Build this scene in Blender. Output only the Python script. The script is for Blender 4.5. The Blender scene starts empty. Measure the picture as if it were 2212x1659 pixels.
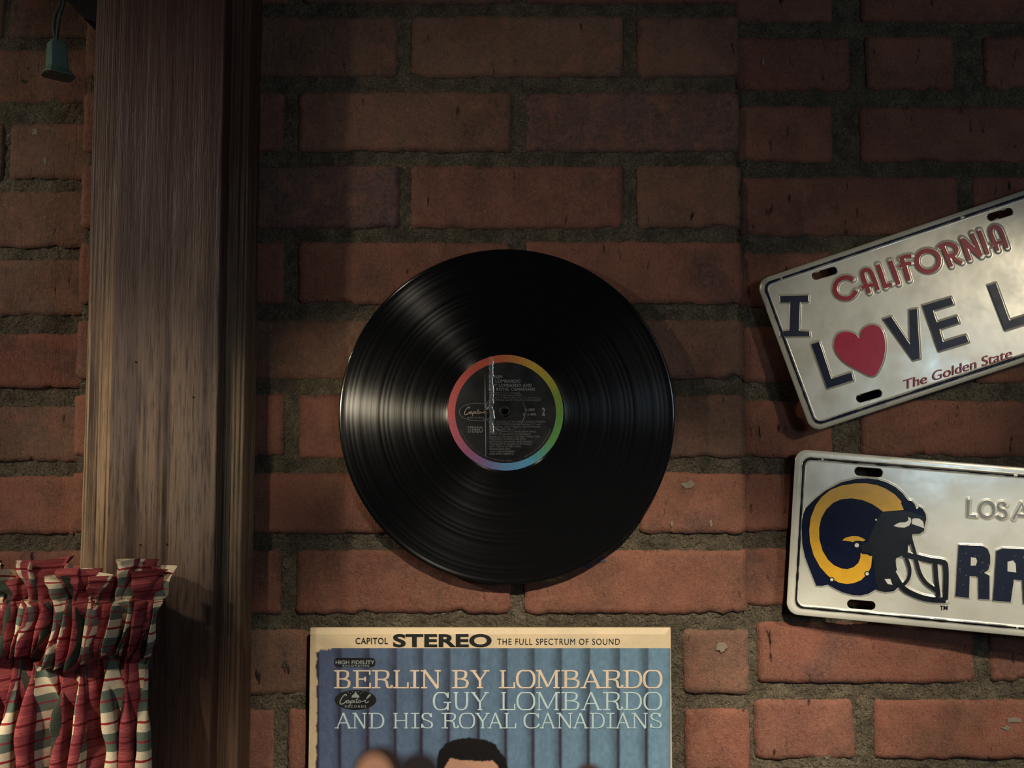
import bpy, math, random
import numpy as np
from mathutils import Vector, Matrix
from mathutils.geometry import tessellate_polygon
random.seed(4); RS = np.random.RandomState(7)
SC = bpy.context.scene; COL = SC.collection
# ------------------------------------------------------------------ camera
F = 2000.0; PITCH = math.radians(3.75); CAM = Vector((0, -0.83, 1.5))
cd = bpy.data.cameras.new('camera'); cam = bpy.data.objects.new('camera', cd); COL.objects.link(cam)
cam.location = CAM; cam.rotation_euler = (math.radians(90) + PITCH, 0, 0)
cd.sensor_width = 36; cd.lens = 36 * F / 2212; cd.clip_start = 0.01
SC.camera = cam
# ------------------------------------------------------------------ world, exposure
W = bpy.data.worlds.new('world'); SC.world = W; W.use_nodes = True
bg = W.node_tree.nodes['Background']; bg.inputs[0].default_value = (0.75, 0.85, 1.0, 1); bg.inputs[1].default_value = 0.012
SC.view_settings.view_transform = 'Standard'; SC.view_settings.look = 'None'
SC.view_settings.exposure = 0.0; SC.view_settings.gamma = 1.0; SC.view_settings.use_curve_mapping = False
# ------------------------------------------------------------------ lights
def lamp(name, kind, loc, power, color, target=None, size=0.05, spot=60, blend=0.5, sy=None):
    l = bpy.data.lights.new(name, kind); o = bpy.data.objects.new(name, l); COL.objects.link(o)
    o.location = loc; l.energy = power; l.color = color
    if target is not None:
        o.rotation_euler = (Vector(target) - Vector(loc)).to_track_quat('-Z', 'Y').to_euler()
    if kind == 'AREA':
        l.size = size
        if sy: l.shape = 'RECTANGLE'; l.size_y = sy
    else: l.shadow_soft_size = size
    if kind == 'SPOT': l.spot_size = math.radians(spot); l.spot_blend = blend
    return o
WARM = (1.0, 0.89, 0.70)
lamp('pendant_lamp', 'SPOT', (-1.30, -0.66, 2.02), 25, (1.0, 0.90, 0.74), (-0.42, 0, 1.40), 0.025, 58, 0.9)
lamp('post_fill', 'SPOT', (-0.62, -1.05, 2.00), 21, (1.0, 0.88, 0.70), (-0.35, 0, 1.455), 0.02, 17, 1.0)  # added narrow spot, only there to brighten the middle of the post
lamp('curtain_fill', 'SPOT', (-0.72, -1.05, 1.75), 54, (1.0, 0.90, 0.74), (-0.44, -0.1, 1.22), 0.02, 21, 0.7)  # added spot that lifts the curtain, not a fitting of the room
lamp('record_glint_spot', 'SPOT', (-0.50, -1.00, 1.56), 20, (1.0, 0.86, 0.62), (-0.125, 0, 1.53), 0.03, 11, 0.8)  # added narrow spot, placed to draw the highlight on the record's left side
lamp('pier_fill', 'SPOT', (-0.35, -1.15, 2.05), 6.0, (1.0, 0.88, 0.72), (0.03, 0, 1.72), 0.03, 24, 0.8)  # added fill spot, its cone kept to the upper pier
lamp('display_lamp', 'SPOT', (0.25, -0.95, 2.10), 66, WARM, (0.05, 0.0, 1.10), 0.025, 33, 0.7)
lamp('display_lamp', 'SPOT', (0.75, -0.80, 2.00), 42, WARM, (0.40, 0.0, 1.19), 0.025, 26, 0.5)
lamp('plate_fill', 'SPOT', (0.95, -0.95, 1.90), 18, WARM, (0.37, 0.0, 1.585), 0.03, 14, 0.8)  # added spot that brightens the upper plate alone
lamp('room_fill', 'AREA', (1.25, -2.4, 1.98), 2.6, (1.0, 0.88, 0.72), (0.3, 0, 1.5), 1.0)  # added soft panel, set where the upper plate mirrors it
lamp('window_light', 'AREA', (0.85, -1.45, 1.66), 2.2, (0.50, 0.76, 1.0), (0.1, 0, 1.55), 0.10, sy=0.22)
# ------------------------------------------------------------------ geometry helpers
cp, sp = math.cos(PITCH), math.sin(PITCH)
def ray(px, py):
    a = (px - 1106) / F; b = -(py - 829.5) / F
    return Vector((a, cp - b * sp, sp + b * cp))
class Plane:
    def __init__(s, o, n): s.o = Vector(o); s.n = Vector(n).normalized()      # n faces the room
    def pt(s, px, py, lift=0.0):
        d = ray(px, py); o = s.o + s.n * lift
        t = (o - CAM).dot(s.n) / d.dot(s.n)
        return CAM + d * t
def yp(y): return Plane((0, y, 0), (0, -1, 0))
def P(px, py, y=0.0): return yp(y).pt(px, py)
ORG = {}
def tag(o, label=None, cat=None, group=None, kind=None):
    if label: o['label'] = label
    if cat: o['category'] = cat
    if group: o['group'] = group
    if kind: o['kind'] = kind
    return o
def empty(name, loc):
    o = bpy.data.objects.new(name, None); COL.objects.link(o); o.location = loc; ORG[o] = Vector(loc); o.empty_display_size = .02
    return o
def obj(name, verts, faces, mat, parent=None, origin=None, smooth=False, color=None):
    """verts in world space; the origin defaults to the parent's origin"""
    po = ORG[parent] if parent is not None else Vector((0, 0, 0))
    og = Vector(origin) if origin is not None else po
    v = np.asarray([tuple(a) for a in verts] if not isinstance(verts, np.ndarray) else verts, float) - np.array(og)
    me = bpy.data.meshes.new(name); me.from_pydata(v.tolist(), [], faces if isinstance(faces, list) else faces.tolist()); me.update()
    if smooth: me.polygons.foreach_set('use_smooth', [True] * len(me.polygons))
    me.materials.append(mat)
    o = bpy.data.objects.new(name, me); COL.objects.link(o); ORG[o] = og
    if parent is not None: o.parent = parent
    o.location = og - po
    if color: o.color = color
    return o
def box(x0, x1, y0, y1, z0, z1):
    v = [(x, y, z) for x in (x0, x1) for y in (y0, y1) for z in (z0, z1)]
    return v, [(0, 1, 3, 2), (4, 6, 7, 5), (0, 4, 5, 1), (2, 3, 7, 6), (0, 2, 6, 4), (1, 5, 7, 3)]
def h2(ix, iy, seed):
    n = (ix * 374761393 + iy * 668265263 + seed * 1442695041).astype(np.int64) & 0xffffffff
    n = ((n ^ (n >> 13)) * 1274126177) & 0xffffffff
    return ((n ^ (n >> 16)) & 0xffffff) / float(0xffffff)
def vn(x, y, seed=0):
    x = np.asarray(x, float) + 1000; y = np.asarray(y, float) + 1000
    ix = np.floor(x).astype(np.int64); iy = np.floor(y).astype(np.int64); fx = x - ix; fy = y - iy
    fx = fx * fx * (3 - 2 * fx); fy = fy * fy * (3 - 2 * fy)
    a = h2(ix, iy, seed); b = h2(ix + 1, iy, seed); c = h2(ix, iy + 1, seed); d = h2(ix + 1, iy + 1, seed)
    return (a + (b - a) * fx) * (1 - fy) + (c + (d - c) * fx) * fy - 0.5
def fbm(x, y, seed=0, o=3):
    r = 0; a = 1.0
    for k in range(o): r = r + a * vn(x * 2 ** k, y * 2 ** k, seed + k * 17); a *= .5
    return r
def gridf(nx, ny):
    i, j = np.meshgrid(np.arange(nx - 1), np.arange(ny - 1)); a = (j * nx + i).ravel()
    return np.stack([a, a + 1, a + nx + 1, a + nx], 1)
def catmull(pts, n=6):
    pts = [np.array(p, float) for p in pts]; P0 = [2 * pts[0] - pts[1]] + pts + [2 * pts[-1] - pts[-2]]; out = []
    for i in range(1, len(P0) - 2):
        a, b, c, d = P0[i - 1:i + 3]
        for k in range(n):
            t = k / n; out.append(.5 * (2 * b + (c - a) * t + (2 * a - 5 * b + 4 * c - d) * t * t + (3 * b - 3 * c + d - a) * t ** 3))
    out.append(pts[-1]); return out
def closed(pts, n=5):
    pts = [np.array(p, float) for p in pts]; m = len(pts); out = []
    for i in range(m):
        a, b, c, d = pts[i - 1], pts[i], pts[(i + 1) % m], pts[(i + 2) % m]
        for k in range(n):
            t = k / n; out.append(.5 * (2 * b + (c - a) * t + (2 * a - 5 * b + 4 * c - d) * t * t + (3 * b - 3 * c + d - a) * t ** 3))
    return out
# ------------------------------------------------------------------ material helpers
class NT:
    def __init__(s, name, rough=0.6, spec=0.5, metal=0.0, color=(.5, .5, .5)):
        s.m = bpy.data.materials.new(name); s.m.use_nodes = True; s.t = s.m.node_tree
        s.b = s.t.nodes['Principled BSDF']; s.b.inputs['Roughness'].default_value = rough
        s.b.inputs['Specular IOR Level'].default_value = spec; s.b.inputs['Metallic'].default_value = metal
        s.b.inputs['Base Color'].default_value = (*color, 1)
    def n(s, typ, **kw):
        nd = s.t.nodes.new(typ)
        for k, v in kw.items():
            if k.startswith('i_'):
                key = k[2:]; key = int(key) if key.isdigit() else key.replace('_', ' ')
                sk = nd.inputs[key]
                if hasattr(v, 'is_output') or isinstance(v, bpy.types.NodeSocket): s.t.links.new(v, sk)
                else: sk.default_value = v
            else: setattr(nd, k, v)
        return nd
    def math(s, op, a, b=0.0, c=None, clamp=False):
        nd = s.n('ShaderNodeMath', operation=op, i_0=a, i_1=b); nd.use_clamp = clamp
        if c is not None: nd.inputs[2].default_value = c
        return nd.outputs[0]
    def noise(s, vec, scale, detail=4, rough=.55, dim='3D'):
        return s.n('ShaderNodeTexNoise', i_Vector=vec, i_Scale=scale, i_Detail=detail, i_Roughness=rough).outputs[0]
    def mapr(s, v, a, b, c=0.0, d=1.0):
        return s.n('ShaderNodeMapRange', i_0=v, i_1=a, i_2=b, i_3=c, i_4=d).outputs[0]
    def mix(s, f, a, b, mode='MIX'):
        nd = s.t.nodes.new('ShaderNodeMix'); nd.data_type = 'RGBA'; nd.blend_type = mode
        for k, v in ((0, f), (6, a), (7, b)):
            if isinstance(v, bpy.types.NodeSocket): s.t.links.new(v, nd.inputs[k])
            else: nd.inputs[k].default_value = v if k == 0 else (*v, 1)
        return nd.outputs[2]
    def base(s, c): s.t.links.new(c, s.b.inputs['Base Color'])
    def rough(s, c): s.t.links.new(c, s.b.inputs['Roughness'])
    def bump(s, h, dist=0.001, strength=1.0, prev=None):
        nd = s.n('ShaderNodeBump', i_Height=h, i_Distance=dist, i_Strength=strength)
        if prev is not None: s.t.links.new(prev, nd.inputs['Normal'])
        s.t.links.new(nd.outputs[0], s.b.inputs['Normal']); return nd.outputs[0]
    def wcoord(s, sx=1, sy=1, sz=1):
        g = s.n('ShaderNodeNewGeometry').outputs['Position']
        return s.n('ShaderNodeVectorMath', operation='MULTIPLY', i_0=g, i_1=(sx, sy, sz)).outputs[0]
def plain(name, col, rough=.5, spec=.5, metal=0.0, wear=0.0, wcol=(.6, .57, .5)):
    m = NT(name, rough, spec, metal, col)
    w = m.wcoord()
    c = m.mix(m.mapr(m.noise(w, 90, 5), .35, .65, 0, .35), col, tuple(.6 * a for a in col))
    if wear: c = m.mix(m.mapr(m.noise(w, 420, 3, .7), .66, .70, 0, wear), c, wcol)
    m.base(c); m.rough(m.mapr(m.noise(w, 60, 4), .3, .7, rough * .8, min(1, rough * 1.25)))
    return m.m
def brick_mat():
    m = NT('brick_clay', .88, .25); w = m.wcoord(); ws = m.wcoord(1, 1, .28)
    oc = m.n('ShaderNodeObjectInfo').outputs['Color']
    big = m.mapr(m.noise(w, 22, 3), .35, .68); sm = m.noise(w, 240, 5, .6)
    c = m.mix(m.mapr(big, 0, 1, 0, .75), oc, (.115, .062, .040))
    c = m.mix(m.mapr(m.noise(w, 46, 4), .48, .66, 0, .55), c, (.32, .135, .085))
    c = m.mix(m.mapr(m.noise(w, 13, 2), .60, .72, 0, .7), c, (.060, .040, .042))
    c = m.mix(m.mapr(sm, .35, .7, 0, .5), c, (.30, .15, .105))
    c = m.mix(m.mapr(m.noise(w, 750, 3, .7), .56, .72, 0, .55), c, (.46, .26, .18)); c = m.mix(m.mapr(m.noise(w, 520, 3, .7), .44, .32, 0, .6), c, (.07, .035, .025))
    pits = m.mapr(m.noise(ws, 150, 3, .5), .24, .32)
    streak = m.mapr(m.noise(m.wcoord(1, 1, .12), 300, 3), .36, .44)
    c = m.mix(pits, (.03, .015, .012), c)
    m.base(c)
    h = m.math('ADD', m.math('MULTIPLY', sm, .7), m.math('MULTIPLY', pits, .9))
    h = m.math('ADD', h, m.math('MULTIPLY', streak, .25)); h = m.math('ADD', h, m.math('MULTIPLY', m.noise(w, 650, 4, .8), .9))
    m.bump(h, .0014, 1.0); return m.m
def mortar_mat():
    m = NT('mortar_sand', .95, .2); w = m.wcoord()
    c = m.mix(m.mapr(m.noise(w, 60, 4), .35, .65), (.105, .086, .058), (.225, .178, .118))
    c = m.mix(m.mapr(m.noise(w, 620, 4, .7), .38, .64, .75, 0), c, (.034, .028, .021))
    c = m.mix(m.mapr(m.noise(w, 500, 2), .66, .72, 0, .7), c, (.32, .27, .2))
    m.base(c)
    h = m.math('ADD', m.noise(w, 420, 5, .7), m.math('MULTIPLY', m.mapr(m.noise(w, 200, 3), .38, .5), .5))
    m.bump(h, .0024, 1.0); return m.m
def wood_mat(name, dark, mid, light, line, freq, rough=.46, run=.016, hi=.56):
    m = NT(name, rough, .35); w = m.wcoord(1, 1, .055); w2 = m.wcoord(1, 1, run); w3 = m.wcoord(1, 1, .3)
    bands = m.noise(w2, freq, 3, .6); fine = m.noise(w, 420, 4, .65); blotch = m.noise(w3, 26, 4); pores = m.noise(w, 1100, 3, .6)
    c = m.mix(m.mapr(bands, .42, hi), dark, mid)
    c = m.mix(m.mapr(blotch, .44, .66, 0, .8), c, light)
    c = m.mix(m.mapr(fine, .50, .34, 0, line), c, tuple(.35 * a for a in dark))
    c = m.mix(m.mapr(pores, .40, .28, 0, .7), c, (.012, .007, .005))
    z = m.n('ShaderNodeSeparateXYZ', i_0=m.n('ShaderNodeNewGeometry').outputs['Position']).outputs[2]
    zz = m.math('ADD', z, m.math('MULTIPLY', m.math('SUBTRACT', blotch, .5), .25))
    c = m.mix(m.mapr(zz, 1.50, 1.74, 0, .9), c, (.060, .021, .014)); c = m.mix(m.mapr(zz, 1.44, 1.33, 0, .85), c, (.052, .022, .014))      # redder stain at both ends; weaker light at the top is painted in too
    m.base(c)
    h = m.math('ADD', m.math('MULTIPLY', fine, .6), m.math('MULTIPLY', m.mapr(bands, .4, .6), .5)); h = m.math('ADD', h, m.math('MULTIPLY', pores, .5))
    m.bump(h, .0009, .8); m.rough(m.mapr(blotch, .35, .65, rough - .06, rough + .14)); return m.m
M_BRICK = brick_mat(); M_MORTAR = mortar_mat()
M_FACE = wood_mat('stained_wood_face', (.060, .034, .024), (.25, .165, .110), (.20, .145, .115), .75, 75)
M_EDGE = wood_mat('stained_wood_edge', (.045, .024, .014), (.44, .29, .165), (.36, .23, .125), .35, 420, .5, .004, .50)
M_BLACK = plain('black_paint', (.004, .0035, .0035), .6, .2)
# ------------------------------------------------------------------ brick walls
def brick(x0, x1, z0, z1, yf, depth, parent, seed, col):
    w = x1 - x0; h = z1 - z0; nx = max(6, int(w / .0042)); nz = max(6, int(h / .0042))
    u, v = np.meshgrid(np.linspace(0, 1, nx), np.linspace(0, 1, nz))
    X = x0 + u * w; Z = z0 + v * h; s = seed * 13
    amp = .0013
    eL = fbm(Z * 170, Z * 0 + s, s) * amp; eR = fbm(Z * 170, Z * 0 + s + 5, s) * amp
    eB = fbm(X * 150, X * 0 + s + 9, s) * amp * 1.5; eT = fbm(X * 150, X * 0 + s + 15, s) * amp * 1.3
    chip = np.clip(fbm(X * 45, X * 0 + s + 30, s + 3) - .28, 0, 1) * .010
    X = X + eL * (1 - u) + eR * u; Z = Z + (eB + chip) * (1 - v) + eT * v + fbm(X * 9, X * 0, s) * .0012
    du = np.minimum(u, 1 - u) * w; dv = np.minimum(v, 1 - v) * h
    r = .0032                                                     # rounded arrises and corners
    cx = np.clip(1 - du / r, 0, 1); cz = np.clip(1 - dv / r, 0, 1)
    X = X - np.sign(.5 - u) * -(cx * cz) * .0006; Z = Z - np.sign(.5 - v) * -(cx * cz) * .0006
    Y = yf + (np.maximum(cx, cz) ** 2) * .0010 + (cx * cz) * .0008 + fbm(X * 60, Z * 60, s + 7) * .0011 + fbm(X * 14, Z * 14, s + 8, 2) * .0012
    cr = fbm(X * 10, X * 0 + s, s + 40, 2)
    V = np.stack([X.ravel(), Y.ravel(), Z.ravel()], 1); Fc = gridf(nx, nz).tolist()
    ring = [i for i in range(nx)] + [nx - 1 + nx * j for j in range(1, nz)] + [nx * nz - 1 - i for i in range(1, nx)] + [nx * (nz - 1 - j) for j in range(1, nz - 1)]
    back = V[ring].copy(); back[:, 1] = yf + depth; b0 = len(V); V = np.vstack([V, back]); n = len(ring)
    for k in range(n): k2 = (k + 1) % n; Fc.append((ring[k2], ring[k], b0 + k, b0 + k2))
    Fc.append(tuple(b0 + k for k in range(n)))
    o = obj('brick', V, Fc, M_BRICK, parent, origin=((x0 + x1) / 2, yf, (z0 + z1) / 2), color=(*col, 1))
    o.data.polygons.foreach_set('use_smooth', [True] * (len(Fc) - 1) + [False])
    return o
def mortar(name, x0, x1, z0, z1, yf, yb, seed, label):
    st = .0022; nx = int((x1 - x0) / st); nz = int((z1 - z0) / st)
    u, v = np.meshgrid(np.linspace(x0, x1, nx), np.linspace(z0, z1, nz))
    Y = yf + fbm(u * 200, v * 200, seed, 2) * .0014 + fbm(u * 35, v * 35, seed + 2, 3) * .0016
    V = np.stack([u.ravel(), Y.ravel(), v.ravel()], 1); Fc = gridf(nx, nz).tolist()
    ring = [i for i in range(nx)] + [nx - 1 + nx * j for j in range(1, nz)] + [nx * nz - 1 - i for i in range(1, nx)] + [nx * (nz - 1 - j) for j in range(1, nz - 1)]
    back = V[ring].copy(); back[:, 1] = yb; b0 = len(V); V = np.vstack([V, back]); n = len(ring)
    for k in range(n): k2 = (k + 1) % n; Fc.append((ring[k2], ring[k], b0 + k, b0 + k2))
    Fc.append(tuple(b0 + k for k in range(n)))
    o = obj(name, V, Fc, M_MORTAR, None, origin=((x0 + x1) / 2, yf, z0))
    o.data.polygons.foreach_set('use_smooth', [True] * ((nx - 1) * (nz - 1)) + [False] * (len(Fc) - (nx - 1) * (nz - 1)))
    tag(o, label, kind='structure'); return o
YL, YR = .056, .029
XPL, XPR = -.3925, .2085
Z0, Z1 = 1.06, 2.06
RED = [(.280, .096, .062), (.250, .084, .056), (.300, .110, .070), (.22, .083, .060), (.265, .10, .066)]
TAN = [(.175, .110, .076), (.155, .098, .068), (.19, .108, .074), (.145, .100, .074)]
DARK = (.085, .058, .060)
wc = mortar('wall_centre', XPL + .003, XPR - .0025, Z0, Z1, .0027, .15, 3, 'projecting brick pier behind the record and the sleeve')
wl = mortar('wall_left', -.80, XPL + .02, Z0, Z1, YL + .0026, .15, 5, 'brick wall set back at the left of the wooden post')
wr = mortar('wall_right', XPR - .02, .80, Z0, Z1, YR + .0026, .15, 9, 'brick wall set back behind the two licence plates')
sd = [0]
def row(par, y, top, bot, spans, dep, pal, xr=1106, xlim=(-.8, .8), shade={}):
    zt = P(xr, top, y).z; zb = P(xr, bot, y).z
    for k, (a, b) in enumerate(spans):
        xa = a if isinstance(a, float) else P(a, (top + bot) / 2, y).x
        xb = b if isinstance(b, float) else P(b, (top + bot) / 2, y).x
        xa = max(xa, xlim[0]); xb = min(xb, xlim[1])
        if xb - xa < .012: continue
        sd[0] += 1
        c = shade.get(k, pal[(sd[0] * 7 + sd[0] // 3) % len(pal)])
        g = .88 + .26 * random.random()
        brick(xa, xb, zb, zt, y + random.uniform(-.0008, .0008), dep, par, sd[0], tuple(q * g for q in c))
L_, R_ = XPL, XPR
PA = [(L_, 375), (405, 858), (890, 1345), (1377, R_)]; PB = [(L_, 612), (645, 1103), (1137, R_)]
MIX = RED + TAN[:1]
rows = [(-295, -170, PA, {}), (-130, -5, PB, {}), (-130 + 165 - 165 - 165, -170 - 165 + 4, PB, {}),
        (35, 165, PA, {0: TAN[1], 1: TAN[1], 2: TAN[0], 3: TAN[2]}), (200, 327, PB, {0: RED[3], 1: TAN[2], 2: DARK}), (358, 492, [(L_, 375), (405, 862), (888, 1347), (1377, R_)], {1: DARK, 2: RED[3], 3: TAN[2]}),
        (524, 656, PB, {0: RED[1], 1: RED[2], 2: RED[2]}), (692, 818, PA, {1: TAN[1], 3: TAN[2]}), (853, 987, PB, {1: RED[3]}), (1022, 1152, [(L_, 375), (405, 858), (890, 1350), (1383, R_)], {3: RED[2]}),
        (1189, 1325, [(L_, 606), (640, 1103), (1133, R_)], {}), (1361, 1500, [(L_, 370), (400, 862), (892, 1440), (1478, R_)], {3: TAN[2]}), (1532, 1668, [(L_, 590), (622, 1080), (1110, 1446), (1481, R_)], {}),
        (1702, 1838, PB, {}), (1872, 2010, PA, {})]
rows[1] = (-130, 6, [(L_, 620), (655, 1105), (1137, R_)], {1: TAN[3]})
for t, b, s_, sh in rows: row(wc, 0.0, t, b, s_, .075, MIX, shade=sh)
LA = [(-900, -445), (-425, 6), (22, XPL + .018)]; LB = [(-1100, -700), (-680, -240), (-220, XPL + .018)]
lt = [(-358, -240), (-203, -88), (-48, 82), (106, 221), (268, 387), (415, 534), (562, 681), (721, 836), (880, 998), (1031, 1155), (1191, 1312), (1348, 1470), (1506, 1630), (1665, 1790), (1825, 1950)]
for k, (t, b) in enumerate(lt):
    row(wl, YL, t, b, LA if t in (-48, 268, -358, 1506) else ([(-1000, -560), (-540, -90), (-66, XPL + .018)] if k % 2 == 0 else LB), .06, TAN if t < 700 else MIX, xlim=(-.8, .8))
RA_ = [(R_ + .004, 1797), (1860, 2330), (2362, 2700)]; RB_ = [(R_ + .006, 2071), (2105, 2560), (2590, 2980)]
rt = [(-400, -280), (-240, -118), (-80, 47), (79, 193), (230, 350), (383, 509), (545, 666), (705, 826), (866, 988), (1026, 1149), (1185, 1310), (1345, 1475), (1512, 1640), (1676, 1802), (1838, 1964)]
for k, (t, b) in enumerate(rt):
    s_ = RA_ if k % 2 == 0 else RB_
    if t == 79: s_ = [(R_ + .004, 1835), (1872, 2060), (2128, 2590)]
    if t == 1345: s_ = [(1638, 2105), (2140, 2600), (2630, 3000)]
    if t == 1512: s_ = [(1631, 1846), (1890, 2345), (2375, 2750)]
    if t in (1026, 1185): s_ = [(R_ + .004, 1850 if t == 1026 else 2080), (1884 if t == 1026 else 2112, 2560), (2595, 2990)]
    row(wr, YR, t, b, s_, .06, RED, xlim=(-.8, .8))
# mortar splashes on the bricks
M_SPLASH = plain('lime_splash', (.24, .19, .145), .9, .2)
def splash(px, py, rx, ry, y, par, seed, th=.00025):
    c = P(px, py, y); n = 22; V = []; k = F / (-(CAM.y - y))
    for q, (s_, lift) in enumerate(((1, 0), (.8, th))):
        for i in range(n):
            a = 2 * math.pi * i / n; r = 1 + .8 * float(fbm(np.cos(a) * 1.8, np.sin(a) * 1.8, seed))
            V.append((c.x + math.cos(a) * rx / k * r * s_, y - .0009 - lift, c.z + math.sin(a) * ry / k * r * s_))
    Fc = [(i, (i + 1) % n, n + (i + 1) % n, n + i) for i in range(n)] + [tuple(range(n, 2 * n))]
    obj('mortar_splash', V, Fc, M_SPLASH, par)
for a in ((1486, 1047, 12, 9), (1558, 1398, 11, 10), (1450, 1132, 3, 6), (1535, 1131, 3, 8), (1440, 710, 8, 4)): splash(*a, 0.0, wc, int(a[0]))
for a in ((1648, 134, 3, 8), (2192, 1556, 14, 6), (2172, 1572, 8, 5)): splash(*a, YR, wr, int(a[0]))
for a in ((98, 347, 4, 9), (76, 285, 7, 7)): splash(*a, YL, wl, int(a[0]))
M_SPLASH = plain('blue_chalk', (.075, .070, .11), .95, .1)
for a in ((1262, 1222, 16, 5), (1298, 1210, 9, 4)): splash(*a, 0.0, wc, int(a[0]), .0001)
M_SPLASH = plain('yellow_chalk', (.26, .20, .09), .95, .1)
for a in ((1186, 1253, 15, 4), (1208, 1248, 8, 3)): splash(*a, 0.0, wc, int(a[0]), .0001)
# ------------------------------------------------------------------ wooden post
YB, YF = -.038, -.057
xbl, xbr = P(181, 900, YB).x, P(526, 900, YB).x
xfl, xfr = P(237, 900, YF).x, P(469, 900, YF).x
post = empty('wooden_post', ((xbl + xbr) / 2, YB, Z0))
tag(post, 'dark stained wooden post standing in front of the brick pier', 'post')
def board(name, x0, x1, y0, y1, mat, r, seed):
    prof = []
    for k in range(7): a = math.pi / 2 * k / 6; prof.append((x0 + r - r * math.cos(a), y0 + r - r * math.sin(a)))
    nx = 36
    for k in range(1, nx): prof.append((x0 + r + (x1 - x0 - 2 * r) * k / nx, y0))
    for k in range(7): a = math.pi / 2 * k / 6; prof.append((x1 - r + r * math.sin(a), y0 + r - r * math.cos(a)))
    prof += [(x1, y1), (x0, y1)]; n = len(prof); zs = np.linspace(Z0, Z1, 120); V = []
    for z in zs:
        wob = float(fbm(z * 5, seed * 3.3, seed)) * .0009
        for i, (x, y) in enumerate(prof):
            e = .0004 * float(vn(x * 900, z * 14, seed)) if y <= y0 + 1e-5 else 0
            V.append((x + wob + (.0005 * float(vn(z * 60, i // 20, seed + 3))), y + e, z))
    Fc = [(j * n + i, j * n + (i + 1) % n, (j + 1) * n + (i + 1) % n, (j + 1) * n + i) for j in range(len(zs) - 1) for i in range(n)]
    Fc += [tuple(range(n))[::-1], tuple((len(zs) - 1) * n + i for i in range(n))]
    o = obj(name, V, Fc, mat, post, smooth=False)
    o.data.polygons.foreach_set('use_smooth', [(i % n) < n - 3 for i in range(len(Fc) - 2)] + [False, False]); return o
board('backing_board', xbl, xbr, YB, -.0015, M_EDGE, .002, 2)
board('face_board', xfl, xfr, YF, YB + .0005, M_FACE, .0018, 4)
M_HOLE = plain('dark_hole', (.004, .003, .003), .9)
for px, py in ((303, 1177), (361, 1176), (294, 782), (418, 858)):
    c = P(px, py, YF); n = 12
    V = [(c.x + math.cos(2 * math.pi * i / n) * .0009, YF - .0004 + .0002 * math.cos(i), c.z + math.sin(2 * math.pi * i / n) * .0008) for i in range(n)]
    V += [(c.x + math.cos(2 * math.pi * i / n) * .0009, YF + .004, c.z + math.sin(2 * math.pi * i / n) * .0008) for i in range(n)]
    obj('nail_hole', V, [tuple(range(n))] + [(i, (i + 1) % n, n + (i + 1) % n, n + i) for i in range(n)], M_HOLE, post)
# ------------------------------------------------------------------ flat lettering helpers (pixels of a plane -> mesh)
class Ink:
    """collects flat polygons given in photograph pixels, laid on a plane with a little thickness"""
    def __init__(s, plane, lift, th=0.0): s.p = plane; s.l = lift; s.th = th; s.V = []; s.F = []; s.k = 0
    def poly(s, pts, holes=()):
        l = s.l + s.k * 6e-6; s.k += 1
        loops = [list(pts)] + [list(h) for h in holes]
        vv = [[s.p.pt(q[0], q[1], l) for q in lp] for lp in loops]; b = len(s.V); flat = [q for lp in vv for q in lp]
        tris = tessellate_polygon([[Vector((q[0], q[1], 0)) for q in lp] for lp in loops])
        s.V += flat
        for t in tris:
            a, c, d = [flat[i] for i in t]
            s.F.append(tuple(b + i for i in t) if (c - a).cross(d - a).dot(s.p.n) > 0 else tuple(b + i for i in t[::-1]))
        if s.th:
            for lp in vv:
                m = len(lp); b2 = len(s.V); s.V += [q - s.p.n * 0 for q in lp] + [q - s.p.n * s.th for q in lp]
                s.F += [(b2 + i, b2 + (i + 1) % m, b2 + m + (i + 1) % m, b2 + m + i) for i in range(m)]
    def stroke(s, pts, w, smooth=False, cap=0.0, w2=None):
        if smooth: pts = catmull(pts)
        pts = [np.array(q, float) for q in pts]; n = len(pts); L, R = [], []
        for i in range(n):
            d = pts[min(i + 1, n - 1)] - pts[max(i - 1, 0)]; d /= (np.linalg.norm(d) + 1e-9); nn = np.array((-d[1], d[0]))
            ww = w if w2 is None else w2 + (w - w2) * abs(d[1]) ** 1.5
            q = pts[i]
            if i == 0: q = q - d * cap
            if i == n - 1: q = q + d * cap
            L.append(q + nn * ww / 2); R.append(q - nn * ww / 2)
        for i in range(n - 1): s.poly([L[i], L[i + 1], R[i + 1], R[i]]) if s.th else None
        if not s.th:
            l = s.l + s.k * 6e-6; s.k += 1; b = len(s.V)
            for a, c in zip(L, R): s.V += [s.p.pt(a[0], a[1], l), s.p.pt(c[0], c[1], l)]
            s.F += [(b + 2 * i, b + 2 * i + 2, b + 2 * i + 3, b + 2 * i + 1) for i in range(n - 1)]
    def ell(s, cx, cy, rx, ry, n=40): s.poly([(cx + rx * math.cos(2 * math.pi * i / n), cy + ry * math.sin(2 * math.pi * i / n)) for i in range(n)])
    def text(s, body, x0, x1, yt, yb, off=0.0, A=None, space=1.0):
        V, Fc = text_mesh(body, off, space)
        mx = V[:, 0].min(), V[:, 0].max(); hh = CAPH
        l = s.l + s.k * 6e-6; s.k += 1; b = len(s.V)
        for x, y in V[:, :2]:
            px = x0 + (x - mx[0]) / (mx[1] - mx[0]) * (x1 - x0); py = yb - y / hh * (yb - yt)
            if A: px, py = A(px, py)
            s.V.append(s.p.pt(px, py, l))
        s.F += [tuple(b + i for i in f) for f in Fc]
    def make(s, name, mat, parent): return obj(name, s.V, s.F, mat, parent)
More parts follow.
